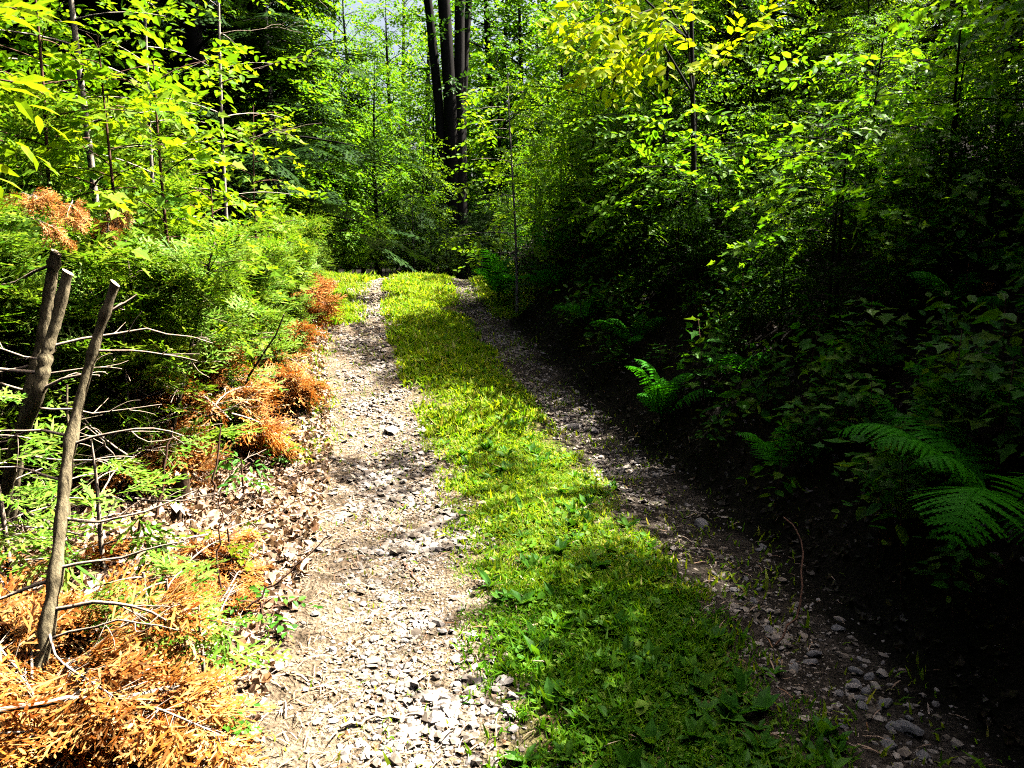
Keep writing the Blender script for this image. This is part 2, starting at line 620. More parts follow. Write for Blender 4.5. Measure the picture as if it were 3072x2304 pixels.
# ------------------------------------------------------------------ the ground, one grid cut into bands along the lane
ys = np.concatenate([np.arange(-12, .5, .35), np.arange(.5, 15, .045), np.geomspace(15, 90, 90)])
po = np.concatenate([np.linspace(-1.3, 1.3, 66), 1.3 + np.cumsum(np.geomspace(.04, 3.2, 75)), ])
no = -(1.3 + np.cumsum(np.geomspace(.04, 3.2, 75)))[::-1]
os_ = np.concatenate([no, po])
YY, OO = np.meshgrid(ys, os_, indexing='ij')
XX = OO + cen(YY)
ZZ = gz(XX, YY)
GV = np.stack([XX, YY, ZZ], 2).reshape(-1, 3)
ni, nj = XX.shape
ii, jj = np.meshgrid(np.arange(ni - 1), np.arange(nj - 1), indexing='ij')
a_ = ii * nj + jj
QT = np.stack([np.stack([a_, a_ + 1, a_ + nj + 1], 2), np.stack([a_, a_ + nj + 1, a_ + nj], 2)], 2)   # ni-1,nj-1,2,3
oc = (os_[:-1] + os_[1:]) / 2


yc = (ys[:-1] + ys[1:]) / 2


def lanemat():
    m, nt, N, L = mat('lane_ground')
    tc = N.new('ShaderNodeTexCoord')
    at_ = N.new('ShaderNodeAttribute')
    at_.attribute_name = 'offset'

    def noise(sc, det=6, rough=.65):
        a = N.new('ShaderNodeTexNoise')
        a.inputs['Scale'].default_value = sc
        a.inputs['Detail'].default_value = det
        a.inputs['Roughness'].default_value = rough
        L.new(tc.outputs['Object'], a.inputs['Vector'])
        return a.outputs['Fac']

    def math_(op, a, b):
        n = N.new('ShaderNodeMath')
        n.operation = op
        for k, v in enumerate((a, b)):
            if isinstance(v, (int, float)):
                n.inputs[k].default_value = v
            else:
                L.new(v, n.inputs[k])
        return n.outputs[0]

    n1, n2, n3 = noise(3.2), noise(38, 5), noise(95, 4)
    o = math_('ADD', at_.outputs['Fac'], math_('MULTIPLY', math_('SUBTRACT', n1, .5), .75))
    o = math_('ADD', o, math_('MULTIPLY', math_('SUBTRACT', n2, .5), .30))
    mixv = math_('ADD', math_('MULTIPLY', noise(6, 8, .72), .45), math_('ADD', math_('MULTIPLY', n2, .3), math_('MULTIPLY', n3, .25)))

    def col(stops):
        r = _ramp(N, stops)
        L.new(mixv, r.inputs[0])
        return r.outputs[0]

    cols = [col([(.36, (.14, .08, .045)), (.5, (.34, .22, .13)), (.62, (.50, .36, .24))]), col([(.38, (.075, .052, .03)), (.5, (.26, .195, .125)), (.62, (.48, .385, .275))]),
            col([(.36, (.06, .06, .018)), (.5, (.17, .16, .05)), (.62, (.32, .27, .13))]), col([(.38, (.022, .017, .012)), (.5, (.065, .052, .04)), (.63, (.20, .165, .13))]),  # last ramp: right track soil, darker than the left to paint its shade
            col([(.36, (.006, .005, .004)), (.5, (.014, .011, .008)), (.64, (.035, .027, .02))])]  # bank humus with its black shade painted in
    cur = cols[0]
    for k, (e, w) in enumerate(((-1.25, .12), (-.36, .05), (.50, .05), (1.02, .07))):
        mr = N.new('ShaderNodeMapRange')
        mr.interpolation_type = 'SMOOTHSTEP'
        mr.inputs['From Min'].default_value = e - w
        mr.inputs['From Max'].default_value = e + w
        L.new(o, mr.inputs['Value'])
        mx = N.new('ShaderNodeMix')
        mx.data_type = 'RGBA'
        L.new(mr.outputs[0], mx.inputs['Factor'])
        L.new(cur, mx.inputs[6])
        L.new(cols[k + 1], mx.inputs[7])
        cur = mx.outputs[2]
    p = N.new('ShaderNodeBsdfPrincipled')
    p.inputs['Roughness'].default_value = .95
    p.inputs['Specular IOR Level'].default_value = .1
    L.new(cur, p.inputs['Base Color'])
    bp = N.new('ShaderNodeBump')
    bp.inputs['Strength'].default_value = .9
    bp.inputs['Distance'].default_value = .03
    v = N.new('ShaderNodeTexVoronoi')
    v.inputs['Scale'].default_value = 60
    L.new(tc.outputs['Object'], v.inputs['Vector'])
    L.new(math_('ADD', v.outputs['Distance'], math_('ADD', n3, n2)), bp.inputs['Height'])
    L.new(bp.outputs[0], p.inputs['Normal'])
    out = N.new('ShaderNodeOutputMaterial')
    L.new(p.outputs[0], out.inputs[0])
    return m


M['lane'] = lanemat()
OFF = OO.ravel().astype(np.float32)


def band(name, lo, hi, m, y0=-999, y1=15.0):
    s = (oc >= lo) & (oc < hi)
    T = QT[(yc >= y0) & (yc < y1)][:, s].reshape(-1, 3)
    u, inv = np.unique(T, return_inverse=True)
    me = mesh(name, GV[u], inv.reshape(-1, 3), m, smooth=True)
    a = me.attributes.new('offset', 'FLOAT', 'POINT')
    a.data.foreach_set('value', OFF[u])
    tag(obj(name, me), kind='structure')


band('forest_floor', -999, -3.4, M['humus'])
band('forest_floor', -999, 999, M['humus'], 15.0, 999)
band('verge_ground', -3.4, -1.22, M['lane'])
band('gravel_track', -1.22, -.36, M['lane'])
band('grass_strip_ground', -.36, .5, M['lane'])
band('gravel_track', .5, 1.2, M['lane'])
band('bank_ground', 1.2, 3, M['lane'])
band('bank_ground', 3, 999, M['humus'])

# ------------------------------------------------------------------ gravel


def ico(sub):
    import bmesh
    bm = bmesh.new()
    bmesh.ops.create_icosphere(bm, subdivisions=sub, radius=1)
    V = np.array([v.co[:] for v in bm.verts])
    T = np.array([[v.index for v in f.verts] for f in bm.faces])
    bm.free()
    return V, T


def stone_tpl(rng, sub, flat=.6, rough=.16):
    V, T = ico(sub)
    V = V.copy()
    for _ in range(8):                       # shave the ball with a few planes: broken faces, rounded edges
        n = rng.normal(size=3)
        n /= np.linalg.norm(n)
        c = rng.uniform(.42, .8)
        e = V @ n - c
        V = V - np.where(e > 0, e, 0)[:, None] * n * .97
    V *= 1 + rng.normal(0, rough * .25, len(V))[:, None]
    V *= np.array([rng.uniform(.9, 1.35), rng.uniform(.7, 1.0), flat * rng.uniform(.8, 1.2)])
    return V, T


rs = np.random.default_rng(5)
ST2 = [stone_tpl(rs, 2) for _ in range(10)]
ST1 = [stone_tpl(rs, 1) for _ in range(8)]


def gravel(name, rng, o_mid, width, y0, y1, n, tpls, smin, smax, m, label, clump=0.):
    y = y0 + (y1 - y0) * rng.uniform(0, 1, n) ** 1.5
    o = o_mid + rng.normal(0, width, n)
    x = o + cen(y)
    keep = (nz(x, y, 2.6, 7.) + .5 * nz(x, y, 7., 3.) > rng.uniform(-1.1, .55, n) - clump) & (np.abs(o - o_mid) < width * 2.2)
    x, y = x[keep], y[keep]
    k = len(x)
    big = np.clip(.75 + .55 * nz(x, y, 3.7, 2.2) + .35 * nz(x, y, 9., .7), .4, 1.5)
    s = np.exp(rng.normal(math.log(smin), .50, k) + np.log(big)).clip(smin * .4, smax)
    z = gz(x, y) + s * rng.uniform(-.25, .25, k)
    Mx = randrot(rng, k, .28)
    g = Geo()
    w = rng.integers(0, len(tpls), k)
    for i, t in enumerate(tpls):
        q = w == i
        if q.any():
            g.add(*scatter(t, Mx[q], np.stack([x, y, z], 1)[q], s[q]))
    o = obj(name, g.mesh(name, m))
    tag(o, label, kind='stuff')
    return o


r1 = np.random.default_rng(21)
gravel('gravel', r1, -.66, .17, 1.35, 4.6, 11500, ST1, .0120, .034, M['stone'], 'pale rounded gravel in the sunny left wheel track', -.15)
gravel('gravel', r1, -.72, .22, 3.6, 13.2, 24000, ST1, .0150, .040, M['stone'], 'pale gravel of the farther left wheel track')
gravel('gravel', r1, .80, .17, 1.35, 5.2, 5200, ST1, .0110, .027, M['stone'], 'gravel in the shaded right wheel track', -.1)
gravel('gravel', r1, .78, .15, 4.8, 13.2, 9000, ST1, .0135, .030, M['stone'], 'gravel of the farther right wheel track')
gravel('gravel', r1, -.6, .40, 1.3, 6, 6500, ST1, .0045, .012, M['stone'], 'fine stone chips between the gravel', .3)

# single larger stones
stones = [mesh('stone', *t, M['stone']) for t in ST2[:6]]
stones_g = [mesh('stone', *t, M['stone_grey']) for t in ST2[6:]]


def stone(px, py, s, label, group=None, grey=False, k=0):
    p = G(px, py)
    ms = stones_g if grey else stones
    o = obj('stone', ms[k % len(ms)], None, (p[0], p[1], float(gz(p[0], p[1])) + s * .12), (k * .37 % .4 - .2, k * .53 % .4 - .2, k * 1.7), s)
    return tag(o, label, 'stone', group)


stone(392, 433, .075, 'large pale stone standing out alone in the sunny left wheel track', k=1)
stone(572, 429, .065, 'white stone at the grass edge of the right wheel track', k=2)
stone(594, 431, .06, 'cream stone just right of the white stone on the right track', k=3)
stone(505, 684, .042, 'white speckled stone at the near edge of the grass strip', k=4)
stone(469, 638, .04, 'long pale stone lying beside the grass edge, larger than the pebbles around it', k=5)
stone(702, 527, .055, 'broad grey stone half buried in the shaded right track', grey=True, k=1)
stone(811, 663, .03, 'palest jagged stone in the dark right track', grey=True, k=2)
stone(852, 690, .03, 'smooth oval pale stone low in the dark right track', k=0)
stone(911, 732, .045, 'long grey stone near the bottom of the right track', grey=True, k=3)
stone(889, 746, .032, 'light grey stone near the bottom edge of the dark right track', grey=True, k=0)
rr = np.random.default_rng(77)
grp = 'loose pebbles on the left wheel track'
for k in range(46):
    px, py = rr.uniform(285, 520), 500 + 262 * rr.uniform(0, 1) ** .8
    p = G(px, py)
    if abs((p[0] - cen(p[1])) + .75) > .5:
        continue
    stone(px, py, rr.uniform(.016, .028), 'loose cream pebble among the finer gravel of the sunny left track', grp, k=k)
grp = 'loose stones on the shaded right wheel track'
for k in range(26):
    py = 540 + 220 * rr.uniform(0, 1)
    px = np.interp(py, [540, 768], [715, 935]) + rr.normal(0, 28)
    stone(px, py, rr.uniform(.018, .03), 'loose grey stone among the gravel of the shaded right track', grp, grey=True, k=k)

# ------------------------------------------------------------------ grass and clover on the strip between the wheel tracks


def blade_tpl(rng, bend):
    w = .10
    return (np.array([[0, -w, 0], [0, w, 0], [bend * .25, w * .8, .5], [bend * .25, -w * .8, .5], [bend, 0, 1 - .3 * bend]]),
            np.array([[0, 1, 2], [0, 2, 3], [3, 2, 4]]))


BL = [blade_tpl(rg, b) for b in (.15, .4, .7, 1.0)]


def yawrot(rng, k, tilt):
    a = rng.uniform(0, 2 * PI, k)
    U = np.stack([rng.normal(0, tilt, k), rng.normal(0, tilt, k), np.ones(k)], 1)
    U /= np.linalg.norm(U, axis=1, keepdims=True)
    D = np.stack([np.cos(a), np.sin(a), np.zeros(k)], 1)
    D = D - (D * U).sum(1, keepdims=True) * U
    return frames(D, U)


def grass(name, rng, n, om, wd, y0, y1, h0, h1, tpls, m, label, pw=1.6, thresh=.35, tilt=.35, cut=2.0, wmul=1.0):
    y = y0 + (y1 - y0) * rng.uniform(0, 1, n) ** pw
    o = om + rng.normal(0, wd, n)
    x = o + cen(y)
    keep = (nz(x, y, 3.1, 4.) + .9 * nz(x, y, 9.5, 1.) + .5 * nz(x, y, 23., 1.) + 1.2 * (1 - np.abs(o - om) / (wd * cut)) > rng.uniform(-.5, .9, n) + thresh - .4) & (np.abs(o - om) < wd * cut)
    x, y = x[keep], y[keep]
    k = len(x)
    s = rng.uniform(h0, h1, k) * (.85 + .35 * nz(x, y, 1.7, 9.) + .3 * nz(x, y, 8., 5.)).clip(.3, 2) * np.where(rng.uniform(0, 1, k) < .03, 1.6, 1)
    z = gz(x, y) - .003
    Mx = yawrot(rng, k, tilt)
    P = np.stack([x, y, z], 1)
    w = rng.integers(0, len(tpls), k)
    g = Geo()
    for i, t in enumerate(tpls):
        q = w == i
        if q.any():
            V = t[0] * np.array([1, wmul, 1])
            g.add(*scatter((V, t[1]), Mx[q], P[q], s[q]))
    ob = obj(name, g.mesh(name, m))
    tag(ob, label, kind='stuff')
    return ob


r2 = np.random.default_rng(31)
grass('grass', r2, 42000, .08, .29, 1.3, 3.4, .022, .066, BL, M['grass_fresh_shaded'], 'lush grass of the strip nearest the camera, darkened for its shade', 1.1, wmul=.8)
grass('grass', r2, 52000, .07, .28, 3.1, 6, .024, .064, BL, M['grass'], 'short green grass on the strip between the tracks', 1.1, wmul=.8)
grass('grass', r2, 80000, .06, .27, 5.5, 13.6, .04, .10, BL, M['grass'], 'short green grass of the farther strip up to the crest', 1.0, wmul=1.3)
CL = [(np.array([[0, 0, .6], [.35, .3, .72], [.85, .32, .75], [.95, 0, .7], [.85, -.32, .75], [.35, -.3, .72]]), np.array([[0, 1, 2], [0, 2, 3], [0, 3, 4], [0, 4, 5]])),
      (np.array([[0, 0, .35], [.4, .3, .5], [.9, .2, .5], [1.1, 0, .4], [.9, -.2, .45], [.4, -.3, .5]]), np.array([[0, 1, 2], [0, 2, 3], [0, 3, 4], [0, 4, 5]]))]
grass('clover', r2, 34000, .08, .24, 1.3, 7, .016, .042, CL, M['clover'], 'small round clover leaves low on the grass strip', 1.3, tilt=.4)
grass('grass', r2, 7000, -1.3, .14, 5.0, 13, .03, .08, BL, M['grass'], 'thin pale grass along the left edge of the track', 1.0, thresh=.75)
grass('grass', r2, 22000, -1.25, .30, 9.2, 14, .04, .11, BL, M['grass'], 'lush grass beside the left track near the crest', 1.0)
grass('grass', r2, 12000, 1.2, .16, 9.5, 14, .04, .10, BL, M['grass'], 'grass on the foot of the bank near the crest', 1.0)
grass('grass', r2, 5000, .8, .3, 1.4, 13, .03, .06, BL, M['grass'], 'stray grass blades in the right wheel track', 1.0, thresh=.9)
grass('grass', r2, 3500, -.72, .3, 1.4, 12, .02, .05, BL, M['grass'], 'stray grass blades in the left wheel track', 1.0, thresh=.9)

# low broad-leaved weeds (plantain, dandelion) in the near grass
WEEDS = []
for k in range(4):
    q = np.random.default_rng(60 + k)
    g = Geo()
    for i in range(5 + k):
        a = i * 2.4 + q.normal(0, .3)
        Mx = rotz(a) @ roty(-q.uniform(.25, 1.0))
        g.add(LEAF_L[0] * np.array([1, .95 if k % 2 else 1.35, 1]) @ (Mx * q.uniform(.055, .095)).T, LEAF_L[1])
    WEEDS.append(g.mesh('weed_leaves', M['weed']))
r3 = np.random.default_rng(8)
n = 0
for k in range(560):
    y = 1.5 + 4.5 * r3.uniform(0, 1) ** 1.9
    o = r3.normal(.2, .27)
    x = o + float(cen(y))
    if abs(o - .12) > .52 or n >= 270:
        continue
    if n == 0:
        lab, gp = 'single upright dandelion on the near left edge of the grass strip', None
        p = G(537, 660)
        x, y, s = p[0], p[1], 1.25
    else:
        lab, gp, s = 'low broad leaved weed growing in the grass strip', 'broad leaved weeds in the grass strip', r3.uniform(.6, 1.15)
    w = tag(obj('weed', WEEDS[n % 4], None, at(x, y, .002), (r3.normal(0, .15), r3.normal(0, .15), r3.uniform(0, 6)), s), lab, 'weed', gp)
    n += 1

# ------------------------------------------------------------------ dry leaves on the verge, damp ones on the bank darkened for its shade


def litter_tpl(rng):
    n = 7
    a = np.linspace(0, 2 * PI, n, endpoint=False)
    rr_ = rng.uniform(.6, 1.0, n) * np.where(np.arange(n) % 2, 1, .72)
    V = np.stack([np.cos(a) * rr_, np.sin(a) * rr_ * .65, rng.normal(0, .22, n) + .22 * np.cos(a * 2)], 1)
    V = np.vstack([V, [[0, 0, 0]]])
    T = np.array([[n, i, (i + 1) % n] for i in range(n)])
    return V, T


LT = [litter_tpl(rg) for _ in range(8)]


def litter(name, rng, n, sample, s0, s1, m, label, tilt=.5, lift=.02):
    x, y = sample(rng, n)
    k = len(x)
    s = rng.uniform(s0, s1, k)
    z = gz(x, y) + rng.uniform(.004, lift, k)
    Mx = randrot(rng, k, tilt)
    g = Geo()
    w = rng.integers(0, len(LT), k)
    P = np.stack([x, y, z], 1)
    for i, t in enumerate(LT):
        q = w == i
        g.add(*scatter(t, Mx[q], P[q], s[q]))
    o = obj(name, g.mesh(name, m))
    tag(o, label, kind='stuff')


def s_verge(rng, n):
    y = 1.3 + 11.5 * rng.uniform(0, 1, n) ** 1.6
    o = -1.15 - np.abs(rng.normal(0, .95, n))
    x = o + cen(y)
    k = nz(x, y, 3., 2.) > rng.uniform(-1.3, .5, n) - np.clip((-o - 1.25) * 2, 0, 1)
    return x[k], y[k]


def s_bank(rng, n):
    y = 1.0 + 12.5 * rng.uniform(0, 1, n) ** 1.4
    o = 1.15 + np.abs(rng.normal(0, 1.7, n))
    return o + cen(y), y


def s_track(rng, n):
    y = 1.4 + 9 * rng.uniform(0, 1, n) ** 1.5
    o = -.9 + rng.normal(0, .35, n)
    x = o + cen(y)
    k = nz(x, y, 2.2, 5.) > .1
    return x[k], y[k]


r4 = np.random.default_rng(41)
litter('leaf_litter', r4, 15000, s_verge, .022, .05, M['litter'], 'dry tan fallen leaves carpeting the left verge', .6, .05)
litter('leaf_litter', r4, 9000, s_bank, .018, .04, M['litter_dark'], 'damp fallen leaves darkened for the shade of the bank', .4, .03)
litter('leaf_litter', r4, 2600, s_track, .010, .022, M['litter'], 'small leaf scraps on the left track', .3, .012)

# needles and straw: thin dry stalks over the verge and track
g = Geo()
q = np.random.default_rng(13)
n = 6500
y = 1.3 + 8 * q.uniform(0, 1, n) ** 1.5
o = -1.25 + q.normal(0, .42, n)
o = np.where(q.uniform(0, 1, n) < .2, q.normal(.2, .6, n), o)
x = o + cen(y)
SP = (np.array([[0, -.03, 0], [0, .03, 0], [.5, .03, .09], [.5, -.03, .09], [1, 0, 0]]), np.array([[0, 1, 2], [0, 2, 3], [3, 2, 4]]))
g.add(*scatter(SP, randrot(q, n, .18), np.stack([x, y, gz(x, y) + .008], 1), q.uniform(.03, .09, n)))
tag(obj('straw', g.mesh('straw', M['litter'])), 'dry stalks and needles strewn over the track edge', kind='stuff')
# pale specks of twig and leaf caught on the bank
# ================================================================== left side: cut cedar stems, hedge, dead branches


def limb(P0, P1, r0, r1, rng, bend=.06, n=7, sides=6, sag=0.0):
    s = np.linspace(0, 1, n)
    P0, P1 = np.asarray(P0), np.asarray(P1)
    l = np.linalg.norm(P1 - P0)
    P = P0 + s[:, None] * (P1 - P0)
    P = P + (np.sin(s * PI) * l * bend * rng.normal())[:, None] * np.array([.5, .4, .8]) + rng.normal(0, .012 * l, (n, 3)) * np.sin(s * PI)[:, None]
    P[:, 2] -= sag * l * s ** 2
    return tube(P, np.linspace(r0, r1, n), sides), P


def bare_branch(rng, P0, P1, r, m='twig', forks=3):
    g = Geo()
    (V, T), P = limb(P0, P1, r, r * .35, rng, .08)
    g.add(V, T)
    l = np.linalg.norm(P[-1] - P[0])
    for k in range(forks):
        u = rng.uniform(.3, .95)
        q = np.array([np.interp(u, np.linspace(0, 1, len(P)), P[:, i]) for i in range(3)])
        d = (P[-1] - P[0]) / l + rng.normal(0, .55, 3)
        d /= np.linalg.norm(d)
        (V, T), _ = limb(q, q + d * l * rng.uniform(.15, .4), r * .4, r * .15, rng, .15, 5, 4)
        g.add(V, T)
    return g.mesh('dead_branch', M[m], True)


def cut_stem(name, label, path, rad, branches, seed, slant=.4):
    """path: px,py,depth points from the base up; branches: (fraction, dx px, dy px, length m, r)"""
    rng = np.random.default_rng(seed)
    P = np.array([W(*p) for p in path])
    base = P[0].copy()
    n = 14
    cs = np.linspace(0, 1, len(P))
    s = np.linspace(0, 1, n)
    C = np.stack([np.interp(s, cs, P[:, i]) for i in range(3)], 1)
    C += np.stack([.012 * np.sin(s * 9 + seed), .012 * np.cos(s * 8), 0 * s], 1)
    t = thing(name, label, 'cut tree stem', tuple(base))
    g = Geo()
    n = 40
    s0, s = s, np.linspace(0, 1, n)
    C = np.stack([np.interp(s, s0, C[:, i]) for i in range(3)], 1)
    rr_ = np.interp(s, [0, 1], rad)
    for (u, *_r) in branches:
        rr_ = rr_ * (1 + .28 * np.exp(-((s - u) / .02) ** 2))
    rr_ = rr_ * (1 + rng.normal(0, .05, n))
    V, T = tube(C - base, rr_, 10)
    V[:n * 10] += rng.normal(0, rad[1] * .07, (n * 10, 3))
    # the saw cut slopes towards the lane
    top = slice((n - 1) * 10, n * 10)
    for sl_ in (top, slice(n * 10 + 10, n * 10 + 20)):
        V[sl_] = V[n * 10 + 10:n * 10 + 20]
        V[sl_, 2] += 0
    z0 = -(V[n * 10 + 10:n * 10 + 20, 0] - (C[-1] - base)[0]) * slant
    V[top, 2] += z0
    V[n * 10 + 10:n * 10 + 20, 2] += z0
    mi = np.zeros(len(T), int)
    for i, f in enumerate(T):
        if len(V) - 1 in f:
            mi[i] = 1
    o = obj('trunk', mesh('trunk', V, T, [M['bark'], M['cutwood']], mi, True), t)
    for (u, dx, dy, l, r) in branches:
        q = np.array([np.interp(u, s, C[:, i]) for i in range(3)])
        d = np.array([dx, rng.normal(0, .35), -dy], float)
        d /= np.linalg.norm(d)
        obj('dead_branch', bare_branch(rng, q - base, q - base + d * l, r), t)
    return t


gb = G(10, 590)
cut_stem('cut_cedar_stem', 'tallest sawn cedar stem, partly hidden behind the leaning sawn one', [(6, 560, 3.75), (24, 425, 3.6), (42, 330, 3.55), (58, 252, 3.5)], (.031, .024),
         [(.95, -1, .22, .55, .008), (.55, -1, .1, .5, .008), (.45, -1, -.2, .6, .007), (.5, 1, -.1, .4, .006), (.3, -1, .05, .5, .006)], 3)
cut_stem('cut_cedar_stem', 'leaning sawn cedar stem with a dark knot and a bare branch to its right', [(2, 520, 3.3), (17, 450, 3.2), (37, 392, 3.1), (45, 360, 3.1), (56, 328, 3.1), (67, 272, 3.1)], (.027, .021),
         [(.68, 1, .02, .62, .007), (.52, -1, .03, .55, .009), (.42, 1, -.25, .3, .009), (.35, 1, 0, .5, .006), (.6, -1, -.4, .5, .005), (.2, 1, .15, .4, .006)], 4)
cut_stem('cut_cedar_stem', 'slim sawn cedar stem nearest the lane with a slanted cut and long bare side branches', [(30, 752, 2.38), (36, 690, 2.42), (45, 625, 2.46), (56, 560, 2.5), (66, 488, 2.55), (74, 435, 2.58), (88, 372, 2.6), (100, 320, 2.6), (112, 283, 2.6)], (.020, .015),
         [(.80, 1, .12, .34, .005), (.90, 1, -.7, .12, .006), (.62, -1, 0, .35, .006), (.60, 1, -.1, .40, .006), (.45, 1, -.12, .42, .006), (.36, 1, -.22, .45, .006), (.34, -1, .25, .4, .007),
          (.28, 1, -.02, .42, .008), (.22, 1, -.2, .5, .005), (.16, -1, .2, .3, .005), (.25, 1, .5, .3, .005), (.52, -1, -.1, .4, .005)], 5, .6)


def dead_cedar(seed, L):
    """a cut branch, browned: stem, side twigs and drooping flat sprays; lies along +x"""
    rng = np.random.default_rng(seed)
    gs, gl = Geo(), Geo()
    n = 8
    s = np.linspace(0, 1, n)
    P = np.stack([s * L, .08 * L * np.sin(s * 3 + seed), .10 + .16 * L * np.sin(s * 2.6) - .05 * s], 1)
    gs.add(*tube(P, np.linspace(.009, .003, n), 5))
    Q, D, U, S = [], [], [], []
    for k in range(int(26 * L / .7)):
        u = rng.uniform(.15, 1)
        q = np.array([np.interp(u, s, P[:, i]) for i in range(3)])
        a = rng.choice([-1, 1]) * rng.uniform(.35, 1.3)
        e = rng.normal(-.12, .35)
        d = np.array([math.cos(a) * math.cos(e), math.sin(a) * math.cos(e), math.sin(e)])
        l = rng.uniform(.02, .26) * L * (1.2 - .6 * u)
        gs.add(*tube(np.array([q, q + d * l]), [.003, .0015], 3, False))
        for j in range(rng.integers(1, 3)):
            Q.append(q + d * l * rng.uniform(.5, 1))
            a2 = a + rng.normal(0, .6)
            D.append(np.array([math.cos(a2), math.sin(a2), rng.normal(-.25, .3)]))
            U.append(np.array([rng.normal(0, .45), rng.normal(0, .45), 1]))
            S.append(rng.uniform(.7, 1.35))
    put_sprays(gl, rng, SP_CED, Q, D, U, S)
    return gs.mesh('stem', M['twig'], True), gl.mesh('foliage', M['cedar_dead'])


DEAD = [dead_cedar(100 + k, L) for k, L in enumerate((.6, .75, .5, .7, .65))]
rd = np.random.default_rng(17)


def dead_branch_thing(p, rot, sc, label, group, k):
    t = thing('dead_cedar_branch', label, 'dead branch', tuple(p), rot, sc, group)
    obj('stem', DEAD[k % 5][0], t)
    obj('foliage', DEAD[k % 5][1], t)
    return t


def heap(pxs, label, group, n, lift, sx, sy, smin, smax, tilt=.25):
    for k in range(n):
        px, py = pxs[k % len(pxs)]
        p = G(px + rd.normal(0, sx), py + rd.normal(0, sy))
        x, y = p[0], p[1]
        if x - cen(y) > -1.12:
            x = cen(y) - 1.15 - rd.uniform(0, .2)
        dead_branch_thing((float(x), float(y), float(gz(x, y)) + rd.uniform(-.06, lift)), (rd.normal(0, tilt), rd.normal(0, tilt), rd.uniform(0, 6.28)), rd.uniform(smin, smax), label, group, k)


heap([(15, 700), (70, 735), (120, 760), (45, 660), (10, 620), (110, 705), (140, 770), (85, 700), (30, 770), (90, 790), (30, 610), (125, 745)], 'bright orange dead cedar branch in the near heap beside the slim sawn stem',
     'orange dead cedar branches in the near heap', 40, .08, 20, 15, .40, .74)
heap([(190, 400), (200, 372), (170, 430), (215, 385), (240, 410), (205, 440), (225, 350), (185, 455), (245, 425), (225, 455), (200, 465), (165, 445), (262, 388), (272, 370), (282, 352), (255, 400)], 'rust brown dead cedar branch at the foot of the hedge', 'rusty dead branches at the hedge foot', 68, .34, 14, 13, .55, .95, .5)
heap([(265, 318), (285, 312), (300, 322), (280, 335), (258, 345), (270, 355)], 'brown dead cedar brush piled on the track edge near the crest', 'dead brush near the crest', 24, .15, 9, 6, .5, .9, .4)
heap([(205, 630), (215, 660), (220, 600), (140, 600), (190, 615), (225, 690)], 'sparse golden dead cedar spray lying flat on the leaf litter', 'golden dead sprays on the leaf litter', 10, .0, 16, 14, .4, .6, .1)


# ---- living cedars of the hedge
def cedar_model(seed, H, wid, nst=2, low=.3):
    rng = np.random.default_rng(seed)
    gt, gc, gd = Geo(), Geo(), Geo()
    Q, D, U, S = [], [], [], []
    for st in range(nst):
        lean = rng.normal(0, .14, 2)
        hh = H * rng.uniform(.8, 1)
        s = np.linspace(0, 1, 7)
        TP = np.stack([lean[0] * hh * s + rng.normal(0, .05), lean[1] * hh * s + rng.normal(0, .05), hh * s], 1)
        gt.add(*tube(TP, np.linspace(.022, .006, 7), 7))
        for b in range(int(34 * H / 1.8)):
            u = rng.uniform(.06, 1)
            p = np.array([np.interp(u, s, TP[:, i]) for i in range(3)])
            az = rng.uniform(0, 2 * PI)
            e = rng.normal(.15, .25) + .5 * u
            l = wid * rng.uniform(.4, 1) * (1 - .55 * u)
            d = np.array([math.cos(az) * math.cos(e), math.sin(az) * math.cos(e), math.sin(e)])
            BP = p + np.linspace(0, 1, 5)[:, None] * d * l + (np.linspace(0, 1, 5) ** 2)[:, None] * np.array([rng.normal(0, .05), rng.normal(0, .05), -.12 * l])
            dead = u < low * rng.uniform(.6, 1.6)
            gt.add(*tube(BP, np.linspace(.0055, .0018, 5), 4, False), 1 if dead else 0)
            if dead and rng.uniform() < .85:
                for j in range(2):
                    q = BP[rng.integers(1, 4)]
                    dd = d + rng.normal(0, .5, 3)
                    gt.add(*tube(np.array([q, q + dd * .12]), [.003, .0012], 3, False), 1)
                if rng.uniform() < .55:
                    continue
            for j in range(3 if dead else rng.integers(4, 7)):
                v = rng.uniform(.3, 1.02)
                q = p + d * l * v
                a = az + rng.normal(0, .8)
                Q.append(q + rng.normal(0, .05, 3))
                D.append(np.array([math.cos(a), math.sin(a), rng.normal(.05 + .5 * u, .3)]))
                U.append(np.array([rng.normal(0, .45), rng.normal(0, .45), 1]))
                S.append(rng.uniform(.9, 1.6))
    put_sprays(gc, rng, SP_CED, Q, D, U, S)
    return gt.mesh('trunk', [M['bark'], M['twig']], True), gc.mesh('crown', M['cedar'])


CED = [cedar_model(200 + k, H, w, nst, low) for k, (H, w, nst, low) in enumerate(((1.9, .6, 3, .52), (1.7, .55, 4, .42), (2.1, .65, 3, .58), (1.45, .5, 3, .12), (1.3, .55, 3, .08)))]


def cedar(x, y, rot, sc, label, k, group='cedars of the hedge'):
    t = thing('cedar_shrub', label, 'cedar', at(x, y), (0, 0, rot), sc, group)
    obj('trunk', CED[k][0], t)
    obj('crown', CED[k][1], t)
    return t


rc = np.random.default_rng(23)
k = 0
